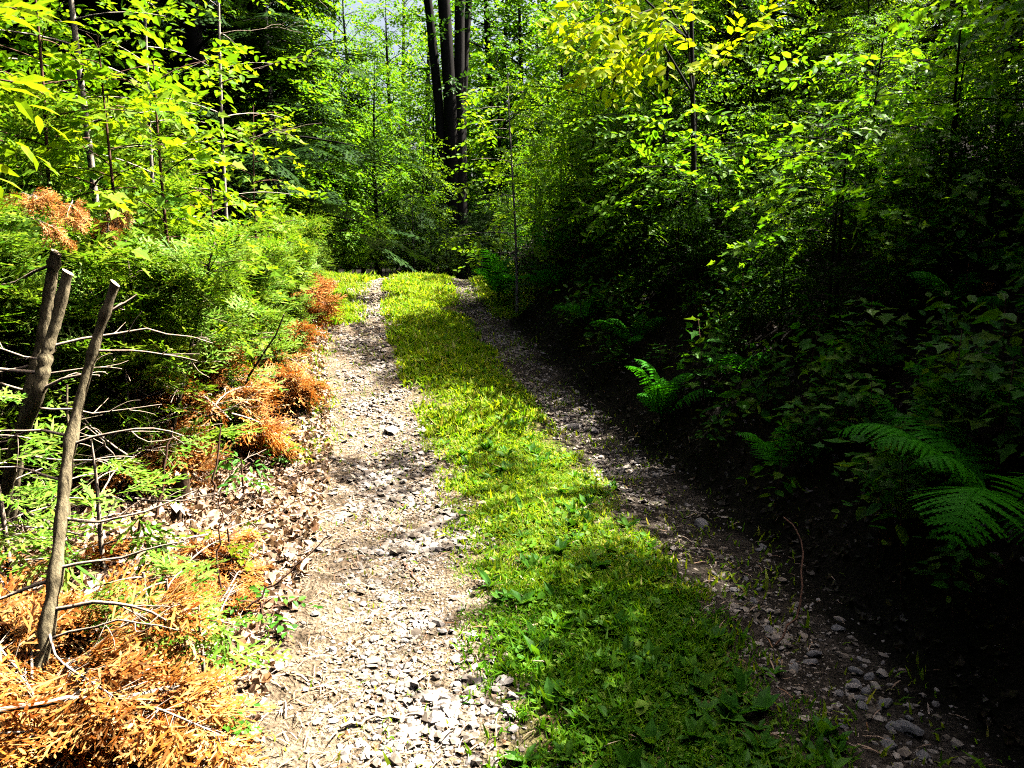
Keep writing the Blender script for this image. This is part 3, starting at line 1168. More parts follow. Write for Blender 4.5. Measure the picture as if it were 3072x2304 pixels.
# front row follows the lane from the camera to the crest
NEAR = ['young cedar right behind the tallest sawn stem', 'twiggy cedar between the two front sawn stems and the rusty branches', 'cedar with bare lower twigs just past the slim sawn stem']
for i, (o, y) in enumerate([(-2.75, 3.9), (-2.15, 4.4), (-2.55, 4.9), (-2.0, 5.3), (-2.5, 5.8), (-1.9, 6.2), (-2.4, 6.7), (-1.85, 7.1), (-2.3, 7.6), (-1.75, 8.0), (-2.2, 8.5), (-1.65, 8.9), (-2.1, 9.4), (-1.6, 9.8), (-2.1, 10.4), (-1.6, 10.8), (-2.1, 11.4), (-1.6, 11.8)]):
    x = o + float(cen(y))
    kk = (0, 2, 1)[i % 3] if y < 6.5 else (3, 4, 1)[i % 3]
    if i < 3:
        lab, gp = NEAR[i], None
    elif y < 7.8:
        lab, gp = 'green cedar in the front row of the hedge above the rusty branches', 'front row of the cedar hedge'
    else:
        lab, gp = 'low clipped grey green cedar at the far end of the hedge near the crest', 'clipped cedars near the crest'
    cedar(x, y, rc.uniform(0, 6), rc.uniform(.75, 1.05) * (.95 if y < 7.5 else .78), lab, kk, gp)
for i in range(20):
    y = 3.0 + i * .55
    x = float(cen(y)) - 3.2 - rc.uniform(0, .7)
    cedar(x, y, rc.uniform(0, 6), rc.uniform(.95, 1.2), 'taller cedar in the second row of the hedge', rc.integers(0, 3), 'second row of the cedar hedge')
for i in range(14):
    y = 3.6 + i * .75
    x = float(cen(y)) - 4.6 - rc.uniform(0, 1.0)
    cedar(x, y, rc.uniform(0, 6), rc.uniform(1.15, 1.45), 'tall cedar at the back of the hedge', rc.integers(0, 3), 'back row of the cedar hedge')

# browned sprays hanging in the hedge top
for k, (px, py, d) in enumerate([(32, 205, 3.6), (22, 222, 3.4), (70, 206, 3.9), (112, 222, 4.2), (125, 212, 4.5)]):
    p = W(px, py, d)
    dead_branch_thing(p, (rd.normal(0, .5), .5 + rd.normal(0, .3), rd.uniform(0, 6.28)), rd.uniform(.22, .34), 'rust coloured dead cedar spray caught in the top of the near hedge', 'dead sprays caught in the hedge', k)

# stumps, whips and sticks of the verge


def stick(name, pts, r0, r1, label, cat='stick', m='twig', ground=False, forks=0, seed=0, lift=.012, group=None):
    P = []
    for p in pts:
        if len(p) == 3:
            P.append(W(*p))
        else:
            q = G(*p)
            q[2] = float(gz(q[0], q[1])) + lift
            P.append(q)
    P = np.array(P)
    rng = np.random.default_rng(seed + 900)
    s = np.linspace(0, 1, 12)
    cs = np.linspace(0, 1, len(P))
    C = np.stack([np.interp(s, cs, P[:, i]) for i in range(3)], 1)
    C[1:-1] += rng.normal(0, .006, (10, 3))
    o0 = C[0].copy()
    g = Geo()
    g.add(*tube(C - o0, np.linspace(r0, r1, 12), 6))
    L = np.linalg.norm(C[-1] - C[0])
    for k in range(forks):
        u = rng.uniform(.25, .9)
        q = np.array([np.interp(u, s, C[:, i]) for i in range(3)]) - o0
        d = (C[-1] - C[0]) / L + rng.normal(0, .5, 3)
        d[2] = abs(d[2]) * .4
        g.add(*tube(np.array([q, q + d * L * rng.uniform(.1, .22)]), [r1, r1 * .5], 4))
    o = obj(name, g.mesh(name, M[m], True), None, tuple(o0))
    return tag(o, label, cat, group)


p = G(220, 608)
dd = float((p - EYE) @ FWD)
stick('stem', [(220, 609, dd), (218, 560, dd), (221, 490, dd)], .0045, .003, 'thin upright brown whip rising alone from the leaf litter', 'sapling stem', 'twig_dark', seed=1).name = 'bare_whip'
stick('bare_whip', [(213, 500, 3.9), (217, 460, 3.9), (220, 425, 3.9)], .006, .004, 'slender bare whip at the foot of the rusty branches', 'sapling stem', 'twig_dark', seed=2)
stick('bare_whip', [(155, 520, 3.75), (162, 480, 3.75), (172, 428, 3.75)], .0065, .0045, 'leaning reddish whip left of the rusty branches', 'sapling stem', 'twig_dark', seed=3)
p = G(247, 608)
stick('leaning_twig', [(247, 608, 2.95), (285, 575, 2.97), (326, 537, 3.0)], .0045, .0025, 'dark straight twig slanting out over the edge of the left track', 'twig', 'twig_dark', seed=4)
stick('fallen_stick', [(0, 711, 2.08), (60, 703, 2.1), (143, 693, 2.14), (242, 679), (296, 676)], .009, .004, 'long pale stick lying across the orange heap to the track', 'stick', 'twig', seed=5, forks=4)
stick('fallen_stick', [(341, 731), (380, 721), (423, 719)], .006, .004, 'bowed reddish stick on the near end of the left track', 'stick', 'twig', seed=6)
stick('fallen_stick', [(404, 566), (412, 574), (420, 589)], .005, .003, 'short brown twig among the stones of the left track', 'stick', 'twig_dark', seed=7)
stick('fallen_stick', [(296, 678), (318, 688), (326, 697)], .005, .003, 'crooked twig at the edge of the gravel below the long pale stick', 'stick', 'twig', seed=8)
stick('fallen_branch', [(70, 595), (130, 555), (142, 516, 3.4)], .010, .006, 'dark fallen branch leaning up out of the leaf litter by the slim sawn stem', 'branch', 'twig_dark', seed=9, forks=3)
stick('fallen_branch', [(308, 318), (316, 325), (330, 332)], .03, .022, 'short grey log end on the track edge near the crest', 'branch', 'bark_pale', seed=10)
stick('arching_twig', [(783, 517, 3.3), (796, 530, 3.25), (802, 545, 3.2), (801, 580, 3.1), (800, 608, 3.05), (790, 630, 3.0), (775, 645, 2.97)], .0035, .0045, 'thin brownish twig arching over the shaded right track', 'twig', 'twig_dark', seed=11)
rk = np.random.default_rng(3)
for k in range(34):
    px, py = rk.uniform(90, 300), rk.uniform(430, 640)
    a = rk.uniform(0, PI)
    l = rk.uniform(10, 34)
    q0, q1 = (px, py), (px + math.cos(a) * l, py + math.sin(a) * l * .5)
    if G(*q1)[0] - cen(G(*q1)[1]) > -1.0 or G(*q0)[0] - cen(G(*q0)[1]) > -1.0:
        continue
    stick('fallen_twig', [q0, q1], .004, .002, 'thin dry twig lying on the leaf litter of the left verge', 'twig', 'twig' if k % 2 else 'twig_dark', seed=20 + k, lift=.03, group='dry twigs on the left verge')


BARE = []
for k in range(5):
    q = np.random.default_rng(840 + k)
    BARE.append(bare_branch(q, np.zeros(3), np.array([.55, .1 * (k - 2), .12]), .006, 'twig', 6))
for k in range(46):
    q = np.random.default_rng(870 + k)
    px, py = q.uniform(0, 235), q.uniform(415, 575)
    p = G(px, py)
    if p[0] - cen(p[1]) > -1.35:
        continue
    tag(obj('bare_branch', BARE[k % 5], None, (float(p[0]), float(p[1]), float(gz(p[0], p[1])) + q.uniform(0, .35)), (q.normal(0, .3), q.normal(-.15, .35), q.uniform(0, 6.28)), q.uniform(.5, 1.0)),
        'bare grey dead branch in the tangle under the hedge', 'dead branch', 'bare dead branches under the hedge')
for k in range(26):
    q = np.random.default_rng(930 + k)
    y = q.uniform(3.3, 7.5)
    x = float(cen(y)) - q.uniform(1.85, 3.0)
    h = q.uniform(.5, 1.35)
    g = Geo()
    s = np.linspace(0, 1, 7)
    lx, ly = q.normal(0, .16, 2)
    g.add(*tube(np.stack([lx * s + .02 * np.sin(s * 9 + k), ly * s + .02 * np.cos(s * 7), h * s], 1), np.linspace(.012, .005, 7) * q.uniform(.7, 1.5), 6))
    for j in range(6):
        u = q.uniform(.2, .95)
        a = q.uniform(0, 6.28)
        b = np.array([lx * u, ly * u, h * u])
        g.add(*tube(np.array([b, b + np.array([math.cos(a), math.sin(a), q.normal(.1, .3)]) * q.uniform(.08, .3)]), [.0035, .0012], 4))
    tag(obj('dead_sapling', g.mesh('dead_sapling', M['bark'] if k % 2 else M['twig'], True), None, at(x, y)), 'thin dead upright stem with short twig stubs inside the hedge', 'dead stem', 'thin dead stems inside the hedge')


def stump(px, py, h, r, label, seed):
    rng = np.random.default_rng(seed)
    p = G(px, py)
    s = np.linspace(0, 1, 6)
    V, T = tube(np.stack([.15 * h * s, 0 * s, h * s], 1), r * (1.25 - .35 * s ** .5), 10)
    V[:60] += rng.normal(0, r * .11, (60, 3))
    V[50:60] = V[70:80] = V[50:60] + rng.normal(0, 1, (10, 3)) * np.array([.003, .003, .02])
    mi = [1 if len(V) - 1 in f else 0 for f in T]
    o = obj('stump', mesh('stump', V, T, [M['bark_stump'], M['cutwood']], mi, True), None, at(p[0], p[1], -.02))
    tag(o, label, 'stump')


stump(180, 500, .17, .045, 'dark broken stump below the rusty cedar branches', 1)
stump(176, 525, .11, .03, 'low stump just in front of the dark broken one', 2)
stump(161, 565, .11, .017, 'thin sawn sapling stub in the leaf litter', 3)
stump(251, 360, .30, .022, 'dark sapling stub standing in the brush by the hedge', 4)
stump(268, 283, .5, .04, 'dark cut stem at the hedge end', 5)
stump(223, 322, .4, .022, 'dark post like stem cut off inside the hedge', 6)

# ---- slim saplings rising out of the hedge


def near_tree(name, label, cat, base, H, r, h0, nb, bl, ell, spn, sp, ss, leafm, seed, bark='bark_pale', droop=.2, lean=(0, 0), group=None, azb=None, tilt=.3, dead=()):
    rng = np.random.default_rng(seed)
    sprays = [s[0] for s in sp]
    geo = tree_geo(rng, H, r, h0, nb, bl, ell, spn, sprays, ss, droop, lean, tilt=tilt, azbias=azb)
    t = make_tree(name, label, cat, geo, M[bark], M[leafm], base, 0, 1, group)
    for (h, dx, dz, l, rr_) in dead:
        TP = geo[2]
        q = np.array([np.interp(h / H, np.linspace(0, 1, len(TP)), TP[:, i]) for i in range(3)])
        d = np.array([dx, rng.normal(0, .2), dz])
        d /= np.linalg.norm(d)
        obj('dead_branch', bare_branch(rng, q, q + d * l, rr_, 'twig', 4), t)
    return t


def base_at(px, d):
    """ground under picture column px at depth d along the view"""
    x = (px - 512) / FOC * d
    y = d * 1.0
    return at(x, y)


near_tree('sapling', 'slim pale trunked sapling rising out of the near hedge', 'sapling', base_at(107, 5.4), 5.6, .026, 1.1, 34, lambda t: .95 - .3 * t, lambda t: .35, 8, SP_NEAR, 1.0, 'beech', 301, dead=[(3.6, .9, .25, .9, .007), (3.4, -.7, .7, .5, .006)])
near_tree('sapling', 'thin straight sapling with bare grey twigs reaching right', 'sapling', base_at(234, 7.0), 5.2, .017, 1.3, 16, lambda t: .75 - .25 * t, lambda t: .3, 7, SP_NEAR, .85, 'beech', 302,
          dead=[(3.3, 1, .02, 1.0, .006), (2.9, 1, .05, .7, .005), (2.5, 1, .15, 1.0, .006), (3.9, 1, .2, .9, .006), (1.95, 1, .25, .9, .006), (3.6, -1, .1, .6, .005)])
near_tree('maple_sapling', 'bushy yellow green maple sapling growing up through the hedge', 'sapling', base_at(175, 5.0), 2.5, .014, .7, 22, lambda t: .6 - .2 * t, lambda t: .5, 9, SP_MNEAR, 1.0, 'lime', 303, 'twig_dark')
near_tree('maple_sapling', 'short lime green maple sapling at the hedge front over the rusty branches', 'sapling', base_at(218, 5.9), 1.75, .011, .5, 18, lambda t: .45 - .15 * t, lambda t: .5, 10, SP_MNEAR, .9, 'lime', 304, 'twig_dark')
near_tree('maple_sapling', 'dark stemmed maple sapling behind the sawn stems', 'sapling', base_at(60, 4.6), 3.0, .013, .9, 24, lambda t: .7 - .2 * t, lambda t: .4, 9, SP_MNEAR, 1.05, 'beech', 305, 'twig_dark')
near_tree('beech_sapling', 'leafy sapling at the far left edge behind the hedge', 'sapling', base_at(15, 6.2), 5.5, .024, 1.0, 36, lambda t: 1.1 - .4 * t, lambda t: .3, 8, SP_NEAR, 1.0, 'maple', 306)
near_tree('beech_sapling', 'leafy sapling in the hedge between the two slim pale trunks', 'sapling', base_at(165, 6.6), 4.2, .018, 1.0, 28, lambda t: .9 - .3 * t, lambda t: .3, 8, SP_NEAR, .95, 'beech', 307)
# long pointed leaves close to the camera at the left edge
SP_LONG = [spray_broad(rg, 7, .30, .15, LEAF_L, .35) for _ in range(4)]
SPC = [(s_, None) for s_ in SP_CED]
for k, (x, y, H, lab) in enumerate([(-1.98, 2.85, .75, 'small fresh cedar at the foot of the tallest sawn stem'), (-1.72, 3.05, .6, 'little cedar seedling between the sawn stems'), (-2.3, 3.2, .9, 'small loose cedar at the left edge behind the sawn stems')]):
    near_tree('cedar_seedling', lab, 'cedar', at(x, y), H, .008, .1, 10, lambda t: .32 - .2 * t, lambda t: .25, 9, SPC, 1.0, 'cedar', 380 + k, 'twig')
near_tree('maple_sapling', 'yellow green maple sapling standing tall behind the slim sawn stem', 'sapling', base_at(125, 4.7), 2.6, .012, .8, 24, lambda t: .6 - .2 * t, lambda t: .45, 9, SP_MNEAR, .95, 'lime', 311, 'twig_dark')
near_tree('maple_sapling', 'lime green maple sapling over the middle of the hedge', 'sapling', base_at(262, 7.6), 2.4, .012, .8, 20, lambda t: .6 - .2 * t, lambda t: .45, 9, SP_MNEAR, .9, 'lime', 312, 'twig_dark')
near_tree('ash_sapling', 'sapling with long pointed bright leaves leaning in at the left edge', 'sapling', at(-1.72, 2.3), 2.2, .010, 1.55, 9, lambda t: .30, lambda t: .25, 9, SP_LONG, .62, 'lime', 308, 'twig_dark', azb=(-.5, .9))

# leafy sprigs on the verge
for k, (px, py, lab, sp, lm, H) in enumerate([(231, 575, 'small yellow green seedling beside the upright whip', SP_MNEAR, 'lime', .22), (244, 500, 'seedling with one dark drooping leaf on the verge', SP_LONG, 'weed', .25),
                                              (262, 625, 'broad green weed leaf at the foot of the slanting twig', SP_NEAR, 'weed', .1), (285, 470, 'small green sprig on the left track edge', SP_MNEAR, 'weed', .14),
                                              (150, 665, 'living green sprig in a dark hollow of the orange heap', SP_NEAR, 'weed', .2), (222, 745, 'little green plant at the track side of the orange heap', SP_MNEAR, 'weed', .15),
                                              (278, 455, 'tuft of green weeds on the track edge below the brush', SP_MNEAR, 'lime', .16)]):
    p = G(px, py)
    near_tree('seedling', lab, 'seedling', at(p[0], p[1], 0), H, .003, H * .35, 5, lambda t: .07, lambda t: .5, 30, sp, .42, lm, 330 + k, 'twig_dark')
SPC = [(s, None) for s in SP_CED]
for k, (px, py) in enumerate([(150, 655), (172, 662), (205, 690)]):
    p = G(px, py)
    near_tree('cedar_sprig', 'fresh green cedar sprig among the dead branches', 'cedar sprig', at(p[0], p[1], .03), .28, .004, .08, 8, lambda t: .14, lambda t: .3, 16, SPC, .65, 'cedar', 350 + k, 'twig', group='green cedar sprigs in the dead branches')
# ================================================================== right side: ferns, seedlings, beech, hemlocks


def frond_mesh(seed, L, n=19, wid=.32):
    """arching frond along +x: rachis with toothed pinnae in pairs"""
    rng = np.random.default_rng(seed)
    g = Geo()
    s = np.linspace(0, 1, 12)
    P = np.stack([L * np.sin(s * 1.25) / 1.25 * 1.05, 0 * s, L * (.62 * s - .62 * s ** 2.2)], 1)
    g.add(*tube(P, np.linspace(.004, .001, 12), 4, False))
    for i in range(n):
        u = .20 + .79 * i / (n - 1)
        q = np.array([np.interp(u, s, P[:, j]) for j in range(3)])
        q2 = np.array([np.interp(min(1, u + .03), s, P[:, j]) for j in range(3)])
        tdir = q2 - q + np.array([1e-5, 0, 0])
        tdir /= np.linalg.norm(tdir)
        v = (u - .20) / .79
        l = L * wid * (min(1, .45 + 2.4 * v) * (1 - v) ** .75 + .03)
        for sd in (-1, 1):
            d = tdir * .35 + np.array([0, sd, -.12]) + rng.normal(0, .05, 3)
            d /= np.linalg.norm(d)
            nrm = np.cross(tdir, d) * sd
            nrm /= np.linalg.norm(nrm)
            w = np.cross(nrm, d)
            K = max(4, int(l / .012))
            hw = min(.0135, .16 * l + .003)
            curl = rng.uniform(.1, .35)
            pt = lambda a_: q + d * l * a_ - nrm * curl * l * a_ * a_
            # the blade's solid middle, then pointed lobes along both margins
            for k in range(K):
                a, b = k / K, (k + 1.0) / K
                A, B = pt(a), pt(b)
                wa, wb = hw * .55 * (1 - a) ** .6, hw * .55 * (1 - b) ** .6
                g.add([A - w * wa, A + w * wa, B + w * wb, B - w * wb], [[0, 1, 2], [0, 2, 3]])
                tip = A + (B - A) * 1.15
                for m_ in (-1, 1):
                    g.add([A + w * wa * .8 * m_, B + w * wb * .8 * m_, tip + w * m_ * hw * (1 - a) ** .6 * rng.uniform(.95, 1.2)], [[0, 1, 2]])
    return g.mesh('frond', M['fern'])


FR = [frond_mesh(400 + k, L) for k, L in enumerate((.62, .55, .7))]


def fern(p, label, n, sc, seed, rot=0., spread=(0, 2 * PI), elev=.5, group=None):
    rng = np.random.default_rng(seed)
    t = thing('fern', label, 'fern', tuple(float(v) for v in p), (0, 0, rot), sc, group)
    for k in range(n):
        a = spread[0] + (spread[1] - spread[0]) * (k + rng.uniform(.2, .8)) / n
        obj('frond', FR[k % 3], t, (0, 0, 0), (rng.normal(0, .2), -elev + rng.normal(0, .2), a), rng.uniform(.75, 1.1))
    return t


def fern_px(px, py, d, *a, **k):
    p = W(px, py, d)
    return fern(p, *a, **k)


def on(px, d):
    """a point on the terrain in picture column px at depth about d"""
    x = (px - 512) / FOC * d
    for _ in range(4):
        y = (d - 0) * 1.0
    return at(x, d)


fern(at(1.84, 2.78, .08), 'biggest fern on the bank, broad fronds hanging towards the dark track', 9, 1.25, 1, 0, (PI * .45, PI * 1.75), .42)
fern(at(2.15, 3.1, 0), 'fern just behind the biggest fern with shorter upright fronds', 6, .9, 2, .5, elev=.7)
fern(at(float(cen(5.5)) + 1.28, 5.5, .02), 'fern catching sunlight on its top frond in the middle of the dark bank', 8, 1.0, 3, .4, elev=.95)
fern(at(float(cen(3.7)) + 1.65, 3.7, 0), 'low fern on the bank between the sunlit fern and the biggest one', 5, .7, 4, 1.0, elev=.5)
fern(at(float(cen(3.3)) + 1.55, 3.25, 0), 'small pale fern right above the dark track', 4, .6, 5, 2.0, elev=.5)
fern(at(float(cen(6.7)) + 1.55, 6.75, 0), 'dark fern at the foot of the bank past the sunlit fern', 6, .75, 6, .3, elev=.5)
fern(at(float(cen(7.8)) + 1.5, 7.8, 0), 'shaded fern overhanging the bend of the right track', 7, .85, 7, .9, elev=.5)
fern(at(float(cen(9.2)) + 1.55, 9.2, 0), 'fern below the slender beech sapling', 7, .95, 8, 1.3, elev=.55)
fern(at(float(cen(10.4)) + 1.12, 10.4, 0), 'sunny fern at the crest with fronds reaching out left over the track', 9, 1.3, 9, .2, elev=.85)
fern(at(float(cen(10.0)) + 1.75, 10.0, 0), 'fern behind the sunny crest fern', 7, 1.1, 10, .7, elev=.7)
rf = np.random.default_rng(66)
for k in range(30):
    y = rf.uniform(2.4, 11)
    o = rf.uniform(1.35, 3.8)
    fern(at(float(cen(y)) + o, y, 0), 'small dim fern on the dark bank', 4, rf.uniform(.45, .8), 40 + k, rf.uniform(0, 6), elev=.5, group='small dim ferns on the bank')

# seedlings of maple and beech on the bank
SEED = []
for k in range(6):
    q = np.random.default_rng(500 + k)
    g, gs = Geo(), Geo()
    H = .22 + .06 * k
    gs.add(*tube(np.array([[0, 0, 0], [.02, .01, H * .5], [.03 * (k % 3), .02, H]]), [.003, .0025, .0015], 4))
    P, D, U, S = [], [], [], []
    for i in range(6 + 2 * k):
        a = i * 2.4
        P.append([.02, .01, H * (.45 + .55 * i / (6 + 2 * k))])
        D.append([math.cos(a), math.sin(a), .1])
        U.append([q.normal(0, .3), q.normal(0, .3), 1])
        S.append(q.uniform(.55, .95))
    put_sprays(g, q, [spray_broad(q, 4, .16, .075, LEAF_M if k % 2 else LEAF_N, .3)[0] for _ in range(2)], P, D, U, S)
    SEED.append((gs.mesh('stem', M['twig_dark'], True), g.mesh('leaves', M['seedling'])))
rq = np.random.default_rng(91)


def seedling(x, y, s, label, group, k):
    t = thing('seedling', label, 'seedling', at(x, y, 0), (0, 0, rq.uniform(0, 6)), s, group)
    obj('stem', SEED[k % 6][0], t)
    obj('leaves', SEED[k % 6][1], t)


for k in range(230):
    y = 1.8 + 10 * rq.uniform(0, 1) ** 1.3
    o = 1.28 + abs(rq.normal(0, 1.3))
    seedling(float(cen(y)) + o, y, rq.uniform(.7, 1.5), 'small broad leaved seedling growing on the dark shaded bank', 'seedlings on the shaded bank', k)
for k, (x, y) in enumerate([(1.95, 3.0), (2.1, 3.2), (1.85, 3.15), (2.2, 3.05)]):
    seedling(x, y, 1.35, 'larger leafy seedling just above the biggest fern', 'leafy seedlings above the biggest fern', 3 + k)
for k in range(14):
    y = 9.0 + 4.0 * k / 14
    seedling(float(cen(y)) + 1.2 + rq.uniform(0, .5), y, rq.uniform(.8, 1.3), 'green seedling in the verge under the crest fern', 'seedlings at the crest', k)
for k, (px, d) in enumerate([(848, 3.9), (862, 3.95), (995, 4.4)]):
    x = (px - 512) / FOC * d
    dead_branch_thing(at(x, d, .02), (0, 0, k * 1.3), .2, 'orange dead spray lying on the dark bank', 'orange dead sprays on the bank', k)

SP_BS = [spray_broad(rg, n_, .34, z_, LEAF_F)[0] for n_, z_ in ((9, .06), (8, .075), (10, .065), (7, .085), (12, .045))]
# ---- tree models
rt = lambda s: np.random.default_rng(s)


def broad(seed, H, r, h0, nb, bl, spn, sprays, ss, droop=.2, el=.35, **kw):
    return tree_geo(rt(seed), H, r, h0, nb, (lambda t: bl * (1.05 - .75 * t) * min(1, .55 + 2 * t)), (lambda t: el + .5 * t), spn, sprays, ss, droop, **kw)


def hem(seed, H, r, h0, nb, bl, spn, sprays, ss, **kw):
    return tree_geo(rt(seed), H, r, h0, nb, (lambda t: bl * (1.02 - .92 * t)), (lambda t: .12 + .25 * t), spn, sprays, ss, .22, tilt=.22, **kw)


def model(geo, bark, leaf):
    return geo[0].mesh('trunk', M[bark], True), geo[1].mesh('crown', M[leaf])


MB_ = [model(broad(600, 11, .15, 1.6, 46, 3.0, 7, SP_MAPLE_F, 1.0), 'bark_dark', 'maple'),
       model(broad(601, 9, .11, .8, 46, 2.6, 8, SP_MAPLE_F, 1.0), 'bark_dark', 'maple'),
       model(broad(602, 5.2, .06, .4, 54, 1.9, 12, SP_MAPLE_F, .75), 'bark_dark', 'maple'),
       model(broad(603, 13, .17, 3, 50, 3.2, 7, SP_MAPLE_F, 1.05), 'bark_dark', 'maple_dark')]
MH_ = [model(hem(610, 11, .16, 1.2, 80, 2.5, 10, SP_HEM, 1.3), 'bark_dark', 'hemlock_far'),
       model(hem(611, 8, .10, .8, 70, 2.1, 12, SP_HEM, 1.15), 'bark_dark', 'hemlock')]
MN_ = [model(broad(620, 5.5, .05, .8, 50, 1.9, 13, SP_BEECH, 1.0, tilt=.35), 'bark_dark', 'beech'),
       model(broad(621, 4.2, .035, .5, 44, 1.5, 14, SP_BEECH, .9, tilt=.35), 'bark_dark', 'maple'),
       model(broad(622, 3.0, .022, .4, 34, 1.1, 16, SP_BEECH, .8, tilt=.35), 'bark_dark', 'beech')]


def plant(name, label, cat, mdl, loc, rot, sc, group=None):
    t = thing(name, label, cat, loc, (0, 0, rot), sc, group)
    obj('trunk', mdl[0], t)
    obj('crown', mdl[1], t)
    return t


rb = np.random.default_rng(123)
# named trees seen beyond the crest
MS_ = model(broad(630, 9.5, .12, 1.2, 50, 1.75, 10, SP_MAPLE_F, .85), 'bark_dark', 'maple')
plant('maple_tree', 'bright maple with a dark straight trunk left of the sky gap', 'tree', MS_, base_at(282, 11.8), 1.0, .85)
plant('maple_tree', 'low bushy maple right below the sky gap', 'tree', MB_[2], base_at(380, 15.5), 2.0, .82)
plant('maple_tree', 'low bushy maple between the dark trunk and the sky gap', 'tree', MB_[2], base_at(325, 14.6), .4, .82)
plant('maple_tree', 'small leafy maple in front of the multi stemmed dark tree', 'tree', MN_[2], base_at(425, 16.0), 3.1, 1.0)
plant('maple_tree', 'green maple right of the multi stemmed dark tree', 'tree', MB_[1], base_at(520, 21.5), 5.0, 1.0)
plant('maple_tree', 'tall maple above the slender beech sapling', 'tree', MB_[0], base_at(575, 22), 4.0, .95)
for k, (px, d, sc) in enumerate([(350, 17.5, .9), (405, 19.5, .8), (300, 17.5, 1.0), (435, 20.5, 1.0), (260, 18.0, 1.1), (365, 22, .9)]):
    plant('maple_tree', 'bushy sunlit maple beyond the crest, among those under the sky gap', 'tree', MB_[2], base_at(px, d), k * 1.1, sc, 'bushy maples under the sky gap')
for k, (px, d, m, sc) in enumerate([(490, 21, 0, 1.0), (505, 23, 1, 1.1), (545, 23.5, 1, 1.2), (600, 24, 0, 1.1), (640, 22, 1, 1.1), (470, 26, 0, 1.1), (570, 20.5, 2, 1.3), (500, 19.8, 2, 1.1), (620, 20.3, 2, 1.3), (660, 20, 2, 1.4)]):
    plant('maple_tree', 'leafy maple beyond the crest, right of the multi stemmed tree', 'tree', MB_[m], base_at(px, d), k * 1.7, sc, 'maples right of the multi stemmed tree')
for k, (x, y, sc) in enumerate([(2.3, 17.0, .85), (3.6, 17.8, .9), (1.2, 18.6, .7)]):  # maples added to throw the end of the lane into shade
    plant('maple_tree', 'maple added to shade the end of the lane', 'tree', MB_[1], at(x, y), k * 1.7, sc, 'maples shading the end of the lane')
plant('maple_tree', 'bushy maple behind the crest fern', 'tree', MN_[2], base_at(540, 13.2), 1.2, .8)
# the dark clump with several stems
rng = np.random.default_rng(640)
t = thing('multi_stem_tree', 'dark tree with several stems fanning up in the middle beyond the crest', 'tree', base_at(456, 17.0))
for k, (lx, ly, r, H) in enumerate([(-.075, .02, .12, 15), (-.01, -.03, .17, 16), (.045, .03, .14, 15), (.02, .08, .10, 13)]):
    s = np.linspace(0, 1, 9)
    P = np.stack([lx * H * s ** 1.4 + (.16 * k - .25) + .1 * np.sin(s * 7 + k), ly * H * s + .12 * (k % 2), H * s], 1)
    obj('trunk', (lambda g: (g.add(*tube(P, np.linspace(r, r * .35, 9), 9)), g.mesh('trunk', M['bark_dark'], True))[1])(Geo()), t)
geo = broad(641, 15, .05, 3.5, 60, 1.5, 9, SP_MAPLE_F, .8)
obj('crown', geo[1].mesh('crown', M['maple_dark']), t)
# dark hemlocks left of the sky gap
for k, (px, d, lab) in enumerate([(215, 11.0, 'dark hemlock behind the thin straight sapling'), (255, 14.2, 'dark hemlock beside the maple trunk'), (155, 12.5, 'dark hemlock behind the slim pale sapling')]):
    if k < 3:
        plant('hemlock_tree', lab, 'tree', MH_[0], base_at(px, d), k * 1.3, (.95, .95, .95)[k])
# the wood behind: one tree at a time
cnt = 0
for k in range(400):
    d = rb.uniform(17, 48)
    az = rb.uniform(-46, 46)
    x, y = d * math.tan(R(az)) * .9, d
    o = x - float(cen(y))
    if abs(o) < 2.2 and y < 24:
        continue
    if y < 21 and -6 < x < 12:
        continue
    gap = -16.5 < az < -4.5
    if gap and d < 70:
        if d < 30:
            continue
        mdl, sc, nm = MB_[2], .9, 'maple_tree'
    elif k % 3 == 0:
        mdl, sc, nm = MH_[0], rb.uniform(.9, 1.4), 'hemlock_tree'
    else:
        mdl, sc, nm = MB_[(0, 1, 3)[k % 3 if k % 3 < 3 else 0]], rb.uniform(.8, 1.25), 'maple_tree'
    if nm == 'hemlock_tree':
        plant(nm, 'dark hemlock standing in the wood behind', 'tree', mdl, at(x, y), rb.uniform(0, 6), sc, 'hemlocks of the wood behind')
    else:
        plant(nm, 'leafy tree standing in the wood behind', 'tree', mdl, at(x, y), rb.uniform(0, 6), sc, 'leafy trees of the wood behind')
    cnt += 1
    if cnt > 110:
        break
# left wood behind the hedge
for k, (x, y, m, s) in enumerate([(-6.5, 7.5, 1, .75), (-8, 9.5, 1, .9), (-7, 12, 1, 1.0), (-9.5, 7, 1, .9), (-9, 13, 0, 1.0), (-11, 10, 1, 1.0), (-7.2, 15.5, 0, .9), (-12, 15, 1, 1.1)]):
    plant('hemlock_tree' , 'shady hemlock in the wood behind the hedge', 'tree', MH_[1 if m else 0], at(x, y), k * .9, s, 'hemlocks behind the hedge')
for k, (x, y, m, s) in enumerate([(-5.4, 7.2, 1, .8), (-6.2, 9.2, 0, .9), (-5.2, 11.5, 1, .8), (-7.6, 6.2, 0, .9), (-5.0, 9.6, 2, .9)]):
    plant('beech_tree', 'leafy understory tree just behind the hedge', 'tree', MN_[m], at(x, y), k * 1.9, s, 'understory trees behind the hedge')

